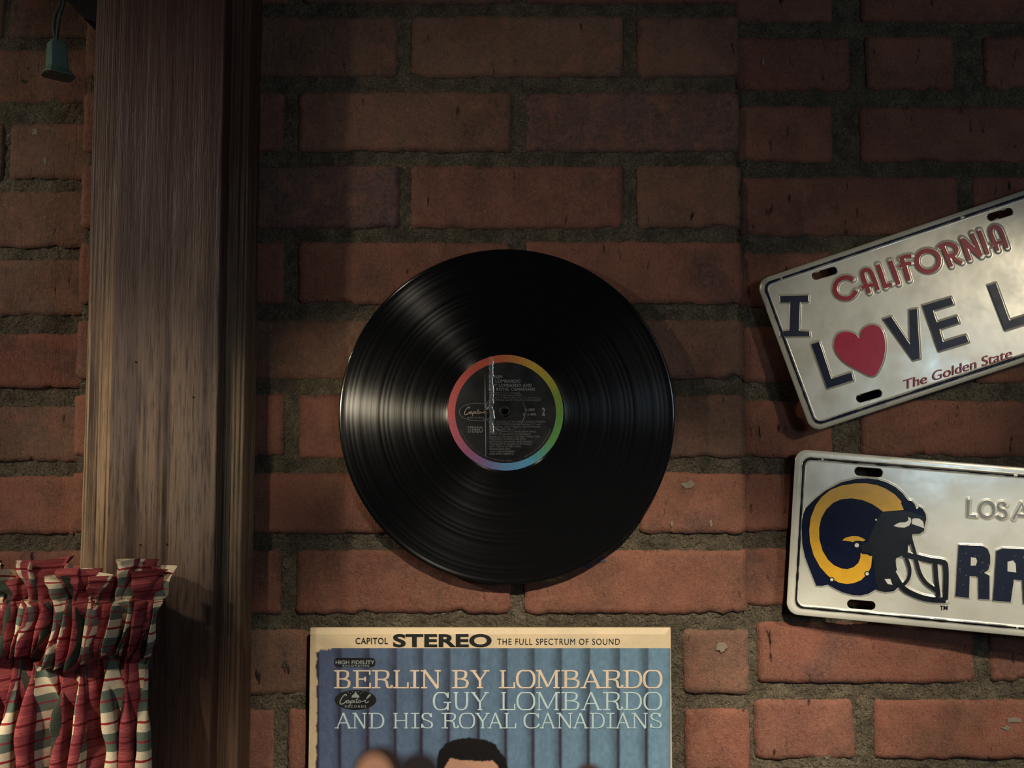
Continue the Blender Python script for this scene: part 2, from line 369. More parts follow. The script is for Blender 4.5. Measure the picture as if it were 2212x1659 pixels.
def text_mesh(body, off=0.0, space=1.0):
    c = bpy.data.curves.new('text', 'FONT'); c.body = body; c.size = 1; c.offset = off; c.space_character = space; c.resolution_u = 6
    o = bpy.data.objects.new('text', c); me = bpy.data.meshes.new_from_object(o)
    V = np.array([v.co[:] for v in me.vertices]); Fc = [tuple(p.vertices) for p in me.polygons]
    bpy.data.objects.remove(o); bpy.data.curves.remove(c); bpy.data.meshes.remove(me); return V, Fc
_V, _ = text_mesh('H'); CAPH = _V[:, 1].max()
def serif(ink, ch, x0, x1, y0, y1, T, t):
    w, h = x1 - x0, y1 - y0; f = lambda u, v: (x0 + u * w, y0 + v * h); sh = t * 1.0
    yt, yb = y0 + sh / 2, y1 - sh / 2
    ft = lambda u: (x0 + u * w, yt); fb = lambda u: (x0 + u * w, yb)
    def foot(u, top=False, half=None, l=None, r=None):
        hw = half if half is not None else T * 1.15
        xc = x0 + u * w; y = yt if top else yb
        ink.stroke([(xc - (l if l is not None else hw), y), (xc + (r if r is not None else hw), y)], sh)
    def stem(u): ink.stroke([ft(u), fb(u)], T)
    def curve(pts): ink.stroke([f(*q) for q in pts], T, True, w2=t)
    e = sh / 2 / h
    if ch == 'B':
        stem(.24); foot(.24, True, l=.24 * w, r=T); foot(.24, l=.24 * w, r=T)
        curve([(.24, e), (.60, e), (.80, .10), (.84, .24), (.78, .39), (.58, .475), (.24, .48)]); curve([(.5, .48), (.74, .52), (.91, .62), (.92, .76), (.84, .92), (.62, 1 - e), (.24, 1 - e)])
    elif ch == 'E':
        stem(.24); foot(.24, True, l=.24 * w, r=.68 * w); foot(.24, l=.24 * w, r=.70 * w); ink.stroke([f(.24, .49), f(.68, .49)], sh)
        ink.stroke([f(.93, 0), f(.93, .26)], t * 1.2); ink.stroke([f(.95, .70), f(.95, 1)], t * 1.2); ink.stroke([f(.68, .36), f(.68, .62)], t * 1.2)
    elif ch == 'R':
        stem(.22); foot(.22, True, l=.22 * w, r=T); foot(.22, l=.22 * w, r=T * 1.5)
        curve([(.22, e), (.58, e), (.76, .10), (.80, .26), (.74, .42), (.56, .50), (.22, .51)]); curve([(.50, .51), (.68, .58), (.74, .72), (.77, .90), (.86, 1 - e), (.96, .93), (.98, .82)])
    elif ch == 'L':
        stem(.26); foot(.26, True); foot(.26, l=.24 * w, r=.70 * w); ink.stroke([f(.94, .66), f(.94, 1)], t * 1.25)
    elif ch == 'I': stem(.5); foot(.5, True, .46 * w); foot(.5, False, .46 * w)
    elif ch == 'N':
        ink.stroke([ft(.18), fb(.18)], t * 1.15); ink.stroke([ft(.84), fb(.84)], t * 1.15); ink.stroke([f(.18, 0), f(.84, 1)], T * 1.05)
        foot(.18, True, l=.17 * w, r=.04 * w); foot(.18); foot(.84, True)
    elif ch == 'Y':
        ink.stroke([f(.14, .02), f(.52, .56)], T); ink.stroke([f(.88, .02), f(.52, .56)], t * 1.2); ink.stroke([f(.52, .5), fb(.52)], T); foot(.16, True); foot(.86, True); foot(.52)
    elif ch in 'OGCU' or ch == 'D' or ch == 'S':
        if ch == 'O': curve([(.5, e), (.26, .05), (.10, .24), (.06, .5), (.10, .76), (.26, .95), (.5, 1 - e), (.74, .95), (.90, .76), (.94, .5), (.90, .24), (.74, .05), (.5, e)])
        elif ch == 'C': curve([(.88, .26), (.74, .07), (.52, e), (.26, .06), (.10, .25), (.06, .5), (.10, .75), (.26, .94), (.54, 1 - e), (.80, .90), (.94, .70)]); ink.stroke([f(.89, .02), f(.89, .32)], t * 1.2)
        elif ch == 'G':
            curve([(.80, .26), (.68, .07), (.48, e), (.24, .06), (.10, .25), (.06, .5), (.10, .75), (.24, .94), (.48, 1 - e), (.68, .92), (.80, .76), (.80, .60)]); ink.stroke([f(.81, .02), f(.81, .32)], t * 1.2)
            ink.stroke([f(.80, .58), f(.80, 1)], T * .9); ink.stroke([f(.58, .57), f(.98, .57)], sh)
        elif ch == 'U': curve([(.20, 0), (.20, .62), (.26, .88), (.48, 1 - e), (.70, .90), (.80, .62), (.80, 0)]); foot(.20, True); foot(.80, True)
        elif ch == 'D': stem(.22); foot(.22, True, l=.2 * w, r=T); foot(.22, l=.2 * w, r=T); curve([(.22, e), (.54, e), (.80, .12), (.93, .34), (.94, .5), (.93, .66), (.80, .88), (.54, 1 - e), (.22, 1 - e)])
        else: curve([(.82, .24), (.70, .07), (.48, e), (.24, .08), (.16, .24), (.26, .40), (.52, .49), (.80, .60), (.90, .76), (.80, .93), (.52, 1 - e), (.26, .92), (.12, .74)]); ink.stroke([f(.84, .02), f(.84, .28)], t * 1.2); ink.stroke([f(.11, .70), f(.11, .98)], t * 1.2)
    elif ch == 'M':
        ink.stroke([ft(.14), fb(.14)], t * 1.15); ink.stroke([ft(.84), fb(.84)], T); ink.stroke([f(.15, 0), f(.49, .92)], T); ink.stroke([f(.83, 0), f(.49, .92)], t * 1.1)
        foot(.12, True, l=.1 * w, r=.05 * w); foot(.86, True, l=.05 * w, r=.12 * w); foot(.14); foot(.84)
    elif ch == 'A':
        ink.stroke([f(.48, .0), f(.14, 1)], t * 1.15); ink.stroke([f(.48, .0), f(.84, 1)], T); ink.stroke([f(.25, .64), f(.70, .64)], sh); foot(.13, False, T * 1.1); foot(.86, False, T * 1.3)
    elif ch == 'H': stem(.18); stem(.82); ink.stroke([f(.18, .49), f(.82, .49)], sh); foot(.18, True); foot(.18); foot(.82, True); foot(.82)
CAPSCRIPT = [([(556, 852), (560, 838), (545, 834), (512, 868), (489, 915), (497, 940), (530, 934), (562, 902)], 9),
             ([(592, 898), (572, 902), (560, 922), (574, 930), (596, 904), (592, 924), (606, 922)], 7), ([(616, 898), (608, 930), (598, 964)], 7), ([(612, 908), (634, 898), (638, 912), (622, 926), (608, 922)], 6),
             ([(654, 898), (647, 922), (660, 924)], 7), ([(688, 866), (670, 914), (680, 926), (694, 912)], 7), ([(664, 892), (698, 888)], 5), ([(712, 896), (698, 912), (706, 928), (722, 914), (714, 898)], 6),
             ([(722, 912), (760, 906), (806, 866), (830, 842), (822, 834), (796, 866), (774, 908), (786, 928), (812, 910)], 8), ([(560, 902), (640, 924), (660, 918)], 3)]
def script_logo(ink, cx, cy, sc):
    for pts, w in CAPSCRIPT: ink.stroke([(cx + (a - 664) * sc, cy + (b - 900) * sc) for a, b in pts], w * sc * 1.15, True)
# ------------------------------------------------------------------ record sleeve
def paper(name, col, rough=.55, worn=(.55, .45, .30)):
    m = NT(name, rough, .5); w = m.wcoord(); c = m.mix(m.mapr(m.noise(w, 35, 4), .4, .7, 0, .5), col, worn); c = m.mix(m.mapr(m.noise(w, 500, 2), .62, .7, 0, .25), c, tuple(.5 * a for a in col))
    m.base(c); m.bump(m.noise(w, 180, 4), .0006, .5); return m.m
M_CREAM = paper('aged_cream_card', (.72, .55, .34))
SPL = yp(-.0135)
a, b = SPL.pt(670, 1357), SPL.pt(1449, 1357)
sx0, sx1, sz1 = a.x, b.x, a.z; sz0 = sz1 - (sx1 - sx0)
sleeve = empty('record_sleeve', ((sx0 + sx1) / 2, -.0135, sz0))
tag(sleeve, 'worn blue and cream record sleeve mounted on the brick pier below the record', 'record sleeve')
def card(x0, x1, z0, z1, yf, yb, mat):
    n = 60; V = []; r = .003
    for i in range(n + 1):
        for j in range(n + 1):
            u, v = i / n, j / n; x = x0 + (x1 - x0) * u; z = z0 + (z1 - z0) * v
            e = min(min(u, 1 - u) * (x1 - x0), min(v, 1 - v) * (z1 - z0)); y = yf + (max(0, 1 - e / r) ** 2) * .0012 + float(fbm(u * 5, v * 5, 3, 2)) * .0001
            V.append((x, y, z))
    Fc = [(i * (n + 1) + j, (i + 1) * (n + 1) + j, (i + 1) * (n + 1) + j + 1, i * (n + 1) + j + 1) for i in range(n) for j in range(n)]
    bb, bf = box(x0, x1, yf + .0012, yb, z0, z1); b0 = len(V); V += bb; Fc += [tuple(b0 + q for q in f) for f in bf]
    return V, Fc
V, Fc = card(sx0, sx1, sz0, sz1, -.0135, -.0085, M_CREAM)
obj('card_cover', V, Fc, M_CREAM, sleeve)
# the dark backing block that holds the sleeve off the bricks
V, Fc = box(sx0 + .012, sx1 - .012, -.0085, .0015, sz0 + .01, sz1 - .008); obj('backing_block', V, Fc, M_BLACK, sleeve)
# printed picture: a fine sheet with the print as colour data
col_px = np.arange(681, 1449.2, 1.55); row_px = np.concatenate([np.arange(1400, 1665, 1.55), np.arange(1667, 1860, 3), np.arange(1864, 2150, 8)])
PX, PY = np.meshgrid(col_px, row_px)
edge = 683 + 5 * fbm(PY / 16, PY * 0, 5) + 9 * np.clip(fbm(PY / 22, PY * 0 + 3, 8) - .25, 0, 1) * 2
folds = np.array([686, 733, 794, 853, 910, 968, 1033, 1092, 1151, 1210, 1270, 1335, 1396, 1460])
idx = np.clip(np.searchsorted(folds, PX + 3 * np.sin(PY / 60)) - 1, 0, len(folds) - 2)
tt = np.clip((PX - folds[idx]) / (folds[idx + 1] - folds[idx]), 0, 1)
sh = np.clip(1.25 * np.minimum(1, tt / .12) * (1 - .55 * np.clip((tt - .35) / .65, 0, 1) ** 1.2), .22, 1)
g = np.clip((PX - 680) / 770, 0, 1)[..., None]
colr = (np.array([.066, .085, .150]) * (1 - g) + np.array([.125, .215, .285]) * g) * (.05 + 1.22 * sh[..., None] ** 1.15)
purple = np.array([.045, .028, .045]); colr = colr + (purple - colr) * (np.clip(1.1 - 1.25 * sh, 0, 1) * .85)[..., None]
colr *= (1 + .25 * fbm(PX / 5, PY / 9, 2))[..., None] * (.9 + .25 * np.clip((PY - 1400) / 250, 0, 1))[..., None]
def blob(cx, cy, rx, ry, c, soft, k=1.0):
    global colr
    d = np.sqrt(((PX - cx) / rx) ** 2 + ((PY - cy) / ry) ** 2); a_ = np.clip((1 - d) / soft + .5, 0, 1)[..., None] * k
    colr = colr * (1 - a_) + np.array(c) * a_
blob(820, 1668, 55, 56, (.035, .020, .018), .35); blob(808, 1690, 42, 60, (.50, .26, .17), .45); blob(905, 1668, 46, 42, (.030, .022, .026), .5)
blob(1272, 1690, 36, 40, (.07, .035, .028), .35); blob(1272, 1706, 28, 34, (.42, .23, .16), .4)
for (cx, w_) in ((808, 95), (1020, 120), (1272, 90), (905, 70)): blob(cx, 1960, w_, 230 if w_ < 100 else 215, (.02, .02, .025), .2)
hair = np.array([(940, 1760), (941, 1670), (944, 1640), (949, 1621), (965, 1604), (988, 1596), (1013, 1593), (1047, 1598), (1070, 1608), (1081, 1625), (1093, 1639), (1099, 1670), (1100, 1760)])
face = np.array([(960, 1660), (966, 1648), (972, 1638), (990, 1641), (1013, 1643), (1040, 1645), (1066, 1643), (1076, 1655), (1082, 1700), (1078, 1770), (1055, 1820), (1020, 1840), (985, 1820), (963, 1770), (958, 1700)])
def inpoly(X, Y, pg):
    r = np.zeros(X.shape, bool); n = len(pg)
    for i in range(n):
        x1, y1 = pg[i]; x2, y2 = pg[(i + 1) % n]
        if y1 == y2: continue
        c = ((y1 > Y) != (y2 > Y)) & (X < (x2 - x1) * (Y - y1) / (y2 - y1) + x1); r ^= c
    return r
jx = PX + 2.0 * fbm(PX / 4, PY / 4, 6); jy = PY + 2.2 * fbm(PX / 3, PY / 3, 9)
colr[inpoly(jx, jy, hair)] = (.010, .008, .008)
sk = inpoly(jx, jy, face); colr[sk] = np.array((.55, .30, .20)) * (1 + .1 * fbm(PX, PY, 4))[sk][:, None]
for ex in (997, 1043):                                  # brows and eyes of the middle man
    blob(ex, 1692, 15, 3.5, (.05, .03, .025), .5); blob(ex, 1704, 9, 3.6, (.75, .68, .62), .5); blob(ex, 1704, 3.6, 3.6, (.03, .02, .02), .4)
blob(1020, 1738, 9, 6, (.36, .17, .12), .8, .7); blob(1020, 1772, 24, 6, (.42, .10, .09), .5); blob(1020, 1769, 17, 2.2, (.8, .75, .68), .5)
for cx, cy, k_ in ((808, 1688, .8), (1272, 1706, .5)):
    for sgn in (-1, 1): blob(cx + sgn * 19 * k_, cy - 2, 8 * k_, 5 * k_, (.16, .09, .07), .9, .8)
    blob(cx, cy + 30 * k_, 13 * k_, 4 * k_, (.30, .10, .08), .9, .8)
blob(1020, 1872, 34, 44, (.75, .72, .66), .25); blob(1020, 1866, 20, 7, (.015, .015, .02), .3)
worn = PX < edge
worn |= (PX < 716 + 4 * fbm(PY / 3, PX / 5, 3)) & (PY < 1404 + 8 * fbm(PX / 9, PY * 0, 12) + 2)
colr[worn] = (.66, .50, .31)
pad = np.pad(colr, ((1, 1), (1, 1), (0, 0)), 'edge'); colr = (pad[1:-1, 1:-1] * 2 + pad[:-2, 1:-1] + pad[2:, 1:-1] + pad[1:-1, :-2] + pad[1:-1, 2:]) / 6
spk = (fbm(PX / 2.2, PY / 2.2, 31) > .80) & (PX > 1420); colr[spk] = (.45, .42, .36)
pl = np.array([SPL.pt(x, y, .0003)[:] for x, y in zip(PX.ravel(), PY.ravel())])
o = obj('printed_picture', pl - np.array([0, 0, 0]), gridf(len(col_px), len(row_px))[:, ::-1], None or M_CREAM, sleeve)
at = o.data.color_attributes.new('print', 'FLOAT_COLOR', 'POINT')
at.data.foreach_set('color', np.concatenate([np.clip(colr, 0, 1).reshape(-1, 3), np.ones((PX.size, 1))], 1).ravel())
m = NT('printed_ink', .42, .5); ca = m.n('ShaderNodeVertexColor', layer_name='print').outputs[0]; m.base(ca); m.bump(m.noise(m.wcoord(), 260, 4), .0005, .45); o.data.materials[0] = m.m
M_INKB = plain('black_ink', (.012, .012, .012), .5); M_PEACH = plain('peach_ink', (.80, .62, .46), .5); M_MINT = plain('pale_mint_ink', (.56, .70, .70), .5); M_GREYI = plain('grey_ink', (.35, .38, .38), .5)
ll = .00045
cx7 = lambda q: 640 + q / 2.6333
def title(name, mat, letters, y0, y1, T, t):
    ink = Ink(SPL, ll)
    for ch, a, b in letters: serif(ink, ch, cx7(a), cx7(b), y0, y1, T, t)
    return ink.make(name, mat, sleeve)
title('title_lettering', M_PEACH, [('B', 215, 308), ('E', 322, 425), ('R', 430, 545), ('L', 548, 640), ('I', 645, 702), ('N', 706, 824), ('B', 886, 980), ('Y', 990, 1096), ('L', 1150, 1246), ('O', 1250, 1360), ('M', 1362, 1502), ('B', 1508, 1612), ('A', 1616, 1742), ('R', 1744, 1856), ('D', 1858, 1966), ('O', 1972, 2082)], 1447.5, 1487, 5.8, 3.0)
title('title_lettering', M_MINT, [('G', 776, 884), ('U', 888, 992), ('Y', 990, 1096), ('L', 1155, 1248), ('O', 1252, 1360), ('M', 1362, 1502), ('B', 1508, 1612), ('A', 1616, 1742), ('R', 1744, 1856), ('D', 1858, 1966), ('O', 1974, 2082)], 1495, 1534, 4.4, 2.3)
title('title_lettering', M_MINT, [('A', 218, 320), ('N', 318, 402), ('D', 410, 500), ('H', 548, 642), ('I', 650, 702), ('S', 706, 780), ('R', 826, 922), ('O', 925, 1018), ('Y', 1018, 1100), ('A', 1086, 1182), ('L', 1178, 1252), ('C', 1292, 1388), ('A', 1384, 1480), ('N', 1480, 1574), ('A', 1570, 1664), ('D', 1668, 1754), ('I', 1762, 1812), ('A', 1812, 1906), ('N', 1906, 2002), ('S', 2008, 2082)], 1540, 1573.5, 4.0, 2.1)
ink = Ink(SPL, ll); ink.text('CAPITOL', 768, 838, 1378, 1391, .012, space=1.1); ink.make('band_lettering', M_INKB, sleeve); ink = Ink(SPL, ll); ink.text('THE FULL SPECTRUM OF SOUND', 1074, 1339, 1379.5, 1392.5, 0, space=1.15); ink.make('band_lettering', M_INKB, sleeve)
ink = Ink(SPL, ll); ink.text('STEREO', 849, 1062, 1371, 1396.5, .035, space=1.03); ink.make('stereo_lettering', M_INKB, sleeve)
ink = Ink(SPL, ll); r = 8; x0, x1, y0, y1 = 722, 811, 1421, 1441
ink.poly([(cx + r * math.cos(t_), cy + r * math.sin(t_)) for cx, cy, a0 in ((x1 - r, y1 - r, 0), (x0 + r, y1 - r, 90), (x0 + r, y0 + r, 180), (x1 - r, y0 + r, 270)) for t_ in [math.radians(a0 + 15 * k) for k in range(7)]])
ink.ell(768, 1512, 45, 21.5); bd = ink.make('print_badge', M_INKB, sleeve)
ink = Ink(SPL, ll + .0001); ink.text('HIGH FIDELITY', 725, 809, 1427, 1434.5, .02); ink.text('RECORDING', 740, 797, 1436, 1440, .01, space=1.3); ink.make('badge_lettering', M_GREYI, bd); ink = Ink(SPL, ll + .0001); ink.text('RECORDS', 745, 791, 1524, 1528.5, .01, space=1.4)
ink.make('badge_lettering', M_GREYI, bd); ink = Ink(SPL, ll + .0001); script_logo(ink, 768, 1513, .192)
ink.make('badge_lettering', M_GREYI, bd)
ink = Ink(SPL, ll + .0001); ink.poly([(759, 1507), (761, 1502), (765, 1499), (768, 1493), (771, 1499), (775, 1502), (777, 1507)])
for k, (x, y) in enumerate(((752, 1495), (757, 1498), (762, 1494), (774, 1494), (779, 1498), (784, 1495))): ink.ell(x, y, 1, 1, 6)
ink.make('dome_emblem', M_GREYI, bd)
# ------------------------------------------------------------------ vinyl record
RPL = yp(-.0125)
c = RPL.pt(1094.5, 896); RR = (RPL.pt(1457, 896) - RPL.pt(732, 896)).x / 2
rec = empty('vinyl_record', c); tag(rec, 'black vinyl record with rainbow-edged label hung flat on the brick pier', 'record')
def warp(r, th): return .0011 * (r / RR) ** 2 * math.cos(2 * th + .5) + .0007 * (r / RR) ** 3 * math.cos(3 * th - 1.0)
prof = [(.0036, 0.0), (.0036, .0008), (.0500, .0008), (.0505, .0011), (.0515, .0009), (.058, .00075), (.062, .0006)]
for k in range(40): prof.append((.062 + (RR - .0665) * (k + 1) / 40, .0006))
prof += [(RR - .0038, .0007), (RR - .0025, .0011), (RR - .001, .0011), (RR - .0002, .0007), (RR, 0), (RR - .0004, -.0008), (.0036, -.0008)]
NS = 192; V = []
for r, z in prof:
    for k in range(NS):
        th = 2 * math.pi * k / NS; V.append((r * math.cos(th), r * math.sin(th), z + warp(r, th)))
n = len(prof); Fc = [(i * NS + k, i * NS + (k + 1) % NS, (i + 1) * NS + (k + 1) % NS, (i + 1) * NS + k)[::-1] for i in range(n - 1) for k in range(NS)] + [((n - 1) * NS + k, (n - 1) * NS + (k + 1) % NS, (k + 1) % NS, k)[::-1] for k in range(NS)]
me = bpy.data.meshes.new('disc'); me.from_pydata(V, [], [f[::-1] for f in Fc]); me.update(); me.polygons.foreach_set('use_smooth', [True] * len(Fc))
disc = bpy.data.objects.new('disc', me); COL.objects.link(disc); disc.parent = rec; disc.rotation_euler = (math.radians(90), 0, 0)
m = NT('vinyl', .24, .45, 0, (.004, .004, .0045)); m.b.inputs['Anisotropic'].default_value = .88; m.b.inputs['Anisotropic Rotation'].default_value = .25
tg = m.n('ShaderNodeTangent', direction_type='RADIAL', axis='Z'); m.t.links.new(tg.outputs[0], m.b.inputs['Tangent'])
co = m.n('ShaderNodeTexCoord').outputs['Object']; sx = m.n('ShaderNodeSeparateXYZ', i_0=co)
rr = m.math('SQRT', m.math('ADD', m.math('MULTIPLY', sx.outputs[0], sx.outputs[0]), m.math('MULTIPLY', sx.outputs[1], sx.outputs[1])))
cmb = m.n('ShaderNodeCombineXYZ', i_0=rr).outputs[0]
m.rough(m.mapr(m.noise(cmb, 260, 4, .7), .35, .65, .10, .24)); me.materials.append(m.m)
# label: black centre, rainbow ring
LPL = yp(-.0125 - .0013); LC = (1092, 891.5); kk = F / (CAM.y * -1 - .0138)
m = NT('rainbow_ring', .38, .5); co = m.n('ShaderNodeNewGeometry').outputs['Position']; lc3 = LPL.pt(*LC)
v_ = m.n('ShaderNodeSeparateXYZ', i_0=m.n('ShaderNodeVectorMath', operation='SUBTRACT', i_0=co, i_1=tuple(lc3)).outputs[0])
ang = m.math('ARCTAN2', v_.outputs[2], v_.outputs[0]); fac = m.mapr(ang, -math.pi, math.pi)
rp = m.n('ShaderNodeValToRGB', i_0=fac); cr = rp.color_ramp
stops = [(-180, (.62, .10, .10)), (-155, (.50, .09, .15)), (-130, (.28, .09, .19)), (-108, (.15, .13, .30)), (-90, (.08, .20, .36)), (-65, (.06, .26, .42)), (-48, (.06, .25, .18)), (-32, (.08, .24, .05)), (-5, (.10, .27, .04)), (18, (.20, .30, .03)), (38, (.48, .42, .03)), (58, (.66, .40, .03)), (78, (.62, .22, .03)), (95, (.60, .12, .035)), (125, (.58, .075, .045)), (180, (.62, .10, .10))]
while len(cr.elements) < len(stops): cr.elements.new(.5)
for e, (a, cc) in zip(cr.elements, stops): e.position = (a + 180) / 360; e.color = (*cc, 1)
m.base(m.mix(m.mapr(m.noise(m.wcoord(), 500, 3), .4, .7, 0, .3), rp.outputs[0], (.03, .03, .03))); M_RAIN = m.m
def ringmesh(name, r0, r1, lift, mat, par, n=120, hole=True):
    V = []; Fc = []
    for k in range(n):
        a = 2 * math.pi * k / n
        for r in (r0, r1): V.append(LPL.pt(LC[0] + r * math.cos(a), LC[1] + r * math.sin(a), lift))
    Fc = [(2 * k, 2 * k + 1, (2 * k + 3) % (2 * n), (2 * k + 2) % (2 * n)) for k in range(n)]
    return obj(name, V, Fc, mat, par)
M_LBL = plain('label_black', (.007, .007, .008), .32, .5, 0, .25, (.03, .03, .03))
lab = ringmesh('label', 8.5, 112, .0001, M_LBL, rec)
ringmesh('rainbow_ring', 109, 125, .0002, M_RAIN, lab)
M_LRIDGE = plain('pressed_ridge', (.035, .035, .036), .28, .5)
def bead(name, cx, cy, rx, ry, w, mat, lift=.00025, par=None, n=72):
    V = []; ws = ((-w, 0), (-w * .5, w * .35e-3 * 1), (w * .5, w * .35e-3), (w, 0))
    for k in range(n):
        a = 2 * math.pi * k / n
        for dw, l in ws: V.append(LPL.pt(cx + (rx + dw) * math.cos(a), cy + (ry + dw) * math.sin(a), lift + l * .5))
    Fc = [(4 * k + j, 4 * k + j + 1, (4 * k + j + 5) % (4 * n), (4 * k + j + 4) % (4 * n)) for k in range(n) for j in range(3)]
    return obj(name, V, Fc, mat, par, smooth=True)
bead('pressed_ridge', 1092, 890, 43, 43, 1.6, M_LRIDGE, par=lab); bead('pressed_ridge', 1090, 888, 10, 9, 1.2, M_LRIDGE, par=lab); bead('logo_outline', 1030, 890, 38, 19, .8, plain('logo_grey', (.16, .16, .155), .4), par=lab)
ink = Ink(LPL, .0003); script_logo(ink, 1030, 889.5, .152); ink.make('script_lettering', plain('logo_peach', (.55, .40, .28), .4), lab)
M_LTXT = plain('label_grey_ink', (.24, .235, .22), .5); M_LTXD = plain('label_dim_ink', (.13, .125, .12), .5)
ink = Ink(LPL, .0003); ink.text('BERLIN', 1056, 1085, 810.5, 816.8, .01); ink.text('BY LOMBARDO', 1056, 1124, 820, 826.3, .01); ink.text('GUY LOMBARDO AND', 1056, 1148.5, 829.3, 835.5, .018, space=1.1); ink.text('HIS ROYAL CANADIANS', 1056, 1155.5, 837.6, 844, .018, space=1.1)
ink.make('label_lettering', M_LTXT, lab); ink = Ink(LPL, .0003); ink.text('STEREO', 1010, 1042.5, 921.5, 934.5, .006); ink.make('label_lettering', M_LTXT, lab); ink = Ink(LPL, .0003); ink.text('2', 1171, 1177.5, 881.5, 897, .03); ink.make('label_lettering', M_LTXT, lab); ink = Ink(LPL, .0003); ink.text('RECORDS', 1010, 1050, 900.5, 904, .01, space=1.4); ink.text('2-1859', 1135, 1155, 882.5, 888, .01); ink.text('(SF 2-1859)', 1130, 1158, 892.5, 897.5, .01)
ink.make('label_lettering', M_LTXT, lab)
ink = Ink(LPL, .0003)
for k, (s_, x1) in enumerate((('CHANGING FOR THE SONG;', 1124), ('SIMPLY ENCHANTED;', 1129), ("MARIE; IT'S BECAUSE (I See You The Moon);", 1168), ("I'M PUTTING ALL MY EGGS IN ONE BASKET;", 1169))): ink.text(s_, 1057, x1, 847 + k * 5.2, 850.4 + k * 5.2, .012)
for k, (s_, x1) in enumerate((("HEAT ACTUAL, IT'S MY HEART; EASTER PARADE;", 1178), ('WITHOUT WORDS (And Nobody Sung To Tune);', 1168), ('BE CAREFUL, THAT I ADORE; I LOVE A PIANO;', 1167), ('WHEN YOU LEAVE TIME;', 1104), ("YOU'LL KEEP COMING BACK LIKE A SONG;", 1158), ('I WANT TO GO BACK TO MICHIGAN', 1146), ('(Down On The Farm); THE BEST THING FOR', 1166), ('YOU; PLAY A SIMPLE MELODY;', 1137), ("LET'S FACE THE MUSIC AND DANCE;", 1150), ('THE NIGHT IS FILLED WITH MUSIC;', 1149), ("ISN'T THIS A LOVELY DAY;", 1126), ('SOME SUNNY DAY;', 1103), ("YOU'D BE SURPRISED;", 1113), ('GOD BLESS AMERICA', 1110))): ink.text(s_, 1057, x1, 909.2 + k * 5.35, 912.8 + k * 5.35, .012)
ink.make('song_lettering', M_LTXD, lab)
# curved edge print as small ticks
ink = Ink(LPL, .0003)
for k in range(70):
    a = math.radians(20 + k * 2.0); r0 = 102.5; h_ = 2.2 if (k * 7) % 5 else 1.2
    if 66 < math.degrees(a) < 84: continue
    ink.poly([(LC[0] + r * math.cos(b), LC[1] + r * math.sin(b)) for r, b in ((r0, a), (r0, a + .012), (r0 + h_, a + .012), (r0 + h_, a))])
ink.make('edge_lettering', M_LTXD, lab)
# lifted glossy crease and the straight dividing line
m = NT('clear_film', .12, .8, 0, (.9, .9, .88)); m.b.inputs['Alpha'].default_value = .22; m.b.inputs['Metallic'].default_value = .5; M_FILM = m.m
V = []; N = 60
for k in range(N + 1):
    y = 770 + 166 * k / N; j = float(fbm(k / 4, 1, 3)) * 2.0; wv = 6.5 + float(fbm(k / 6, 4, 8)) * 2.5
    for dx, l in ((0, .0003), (wv * .3, .0012 + .0004 * float(vn(k / 2, 3, 2))), (wv * .62, .0007), (wv, .0012), (wv * 1.7, .0003)): V.append(LPL.pt(1056 + j + dx, y, l))
obj('lifted_crease', V, [(5 * k + j, 5 * k + j + 1, 5 * k + j + 6, 5 * k + j + 5) for k in range(N) for j in range(4)], M_FILM, lab, smooth=True)
ink = Ink(LPL, .0003); ink.poly([(1047.5, 805), (1049.5, 870), (1050, 985), (1049, 985), (1047.5, 905), (1046.5, 860)]); ink.make('scratch', M_LTXT, lab)
# ------------------------------------------------------------------ licence plates
def sd_poly(U, Vv, pts):
    d = np.full(U.shape, 1e9); ins = np.zeros(U.shape, bool); n = len(pts)
    for i in range(n):
        a = pts[i]; b = pts[(i + 1) % n]; e = b - a; L2 = e.dot(e) + 1e-12
        t = np.clip(((U - a[0]) * e[0] + (Vv - a[1]) * e[1]) / L2, 0, 1); d = np.minimum(d, (U - a[0] - t * e[0]) ** 2 + (Vv - a[1] - t * e[1]) ** 2)
        if a[1] != b[1]: ins ^= ((a[1] > Vv) != (b[1] > Vv)) & (U < (b[0] - a[0]) * (Vv - a[1]) / (b[1] - a[1]) + a[0])
    d = np.sqrt(d); return np.where(ins, -d, d)
def sd_line(U, Vv, pts, w):
    d = np.full(U.shape, 1e9)
    for a, b in zip(pts[:-1], pts[1:]):
        e = b - a; L2 = e.dot(e) + 1e-12; t = np.clip(((U - a[0]) * e[0] + (Vv - a[1]) * e[1]) / L2, 0, 1)
        d = np.minimum(d, (U - a[0] - t * e[0]) ** 2 + (Vv - a[1] - t * e[1]) ** 2)
    return np.sqrt(d) - w / 2
def sd_rrect(U, Vv, w, h, r): qx = np.abs(U - w / 2) - w / 2 + r; qy = np.abs(Vv - h / 2) - h / 2 + r; return np.minimum(np.maximum(qx, qy), 0) + np.sqrt(np.maximum(qx, 0) ** 2 + np.maximum(qy, 0) ** 2) - r
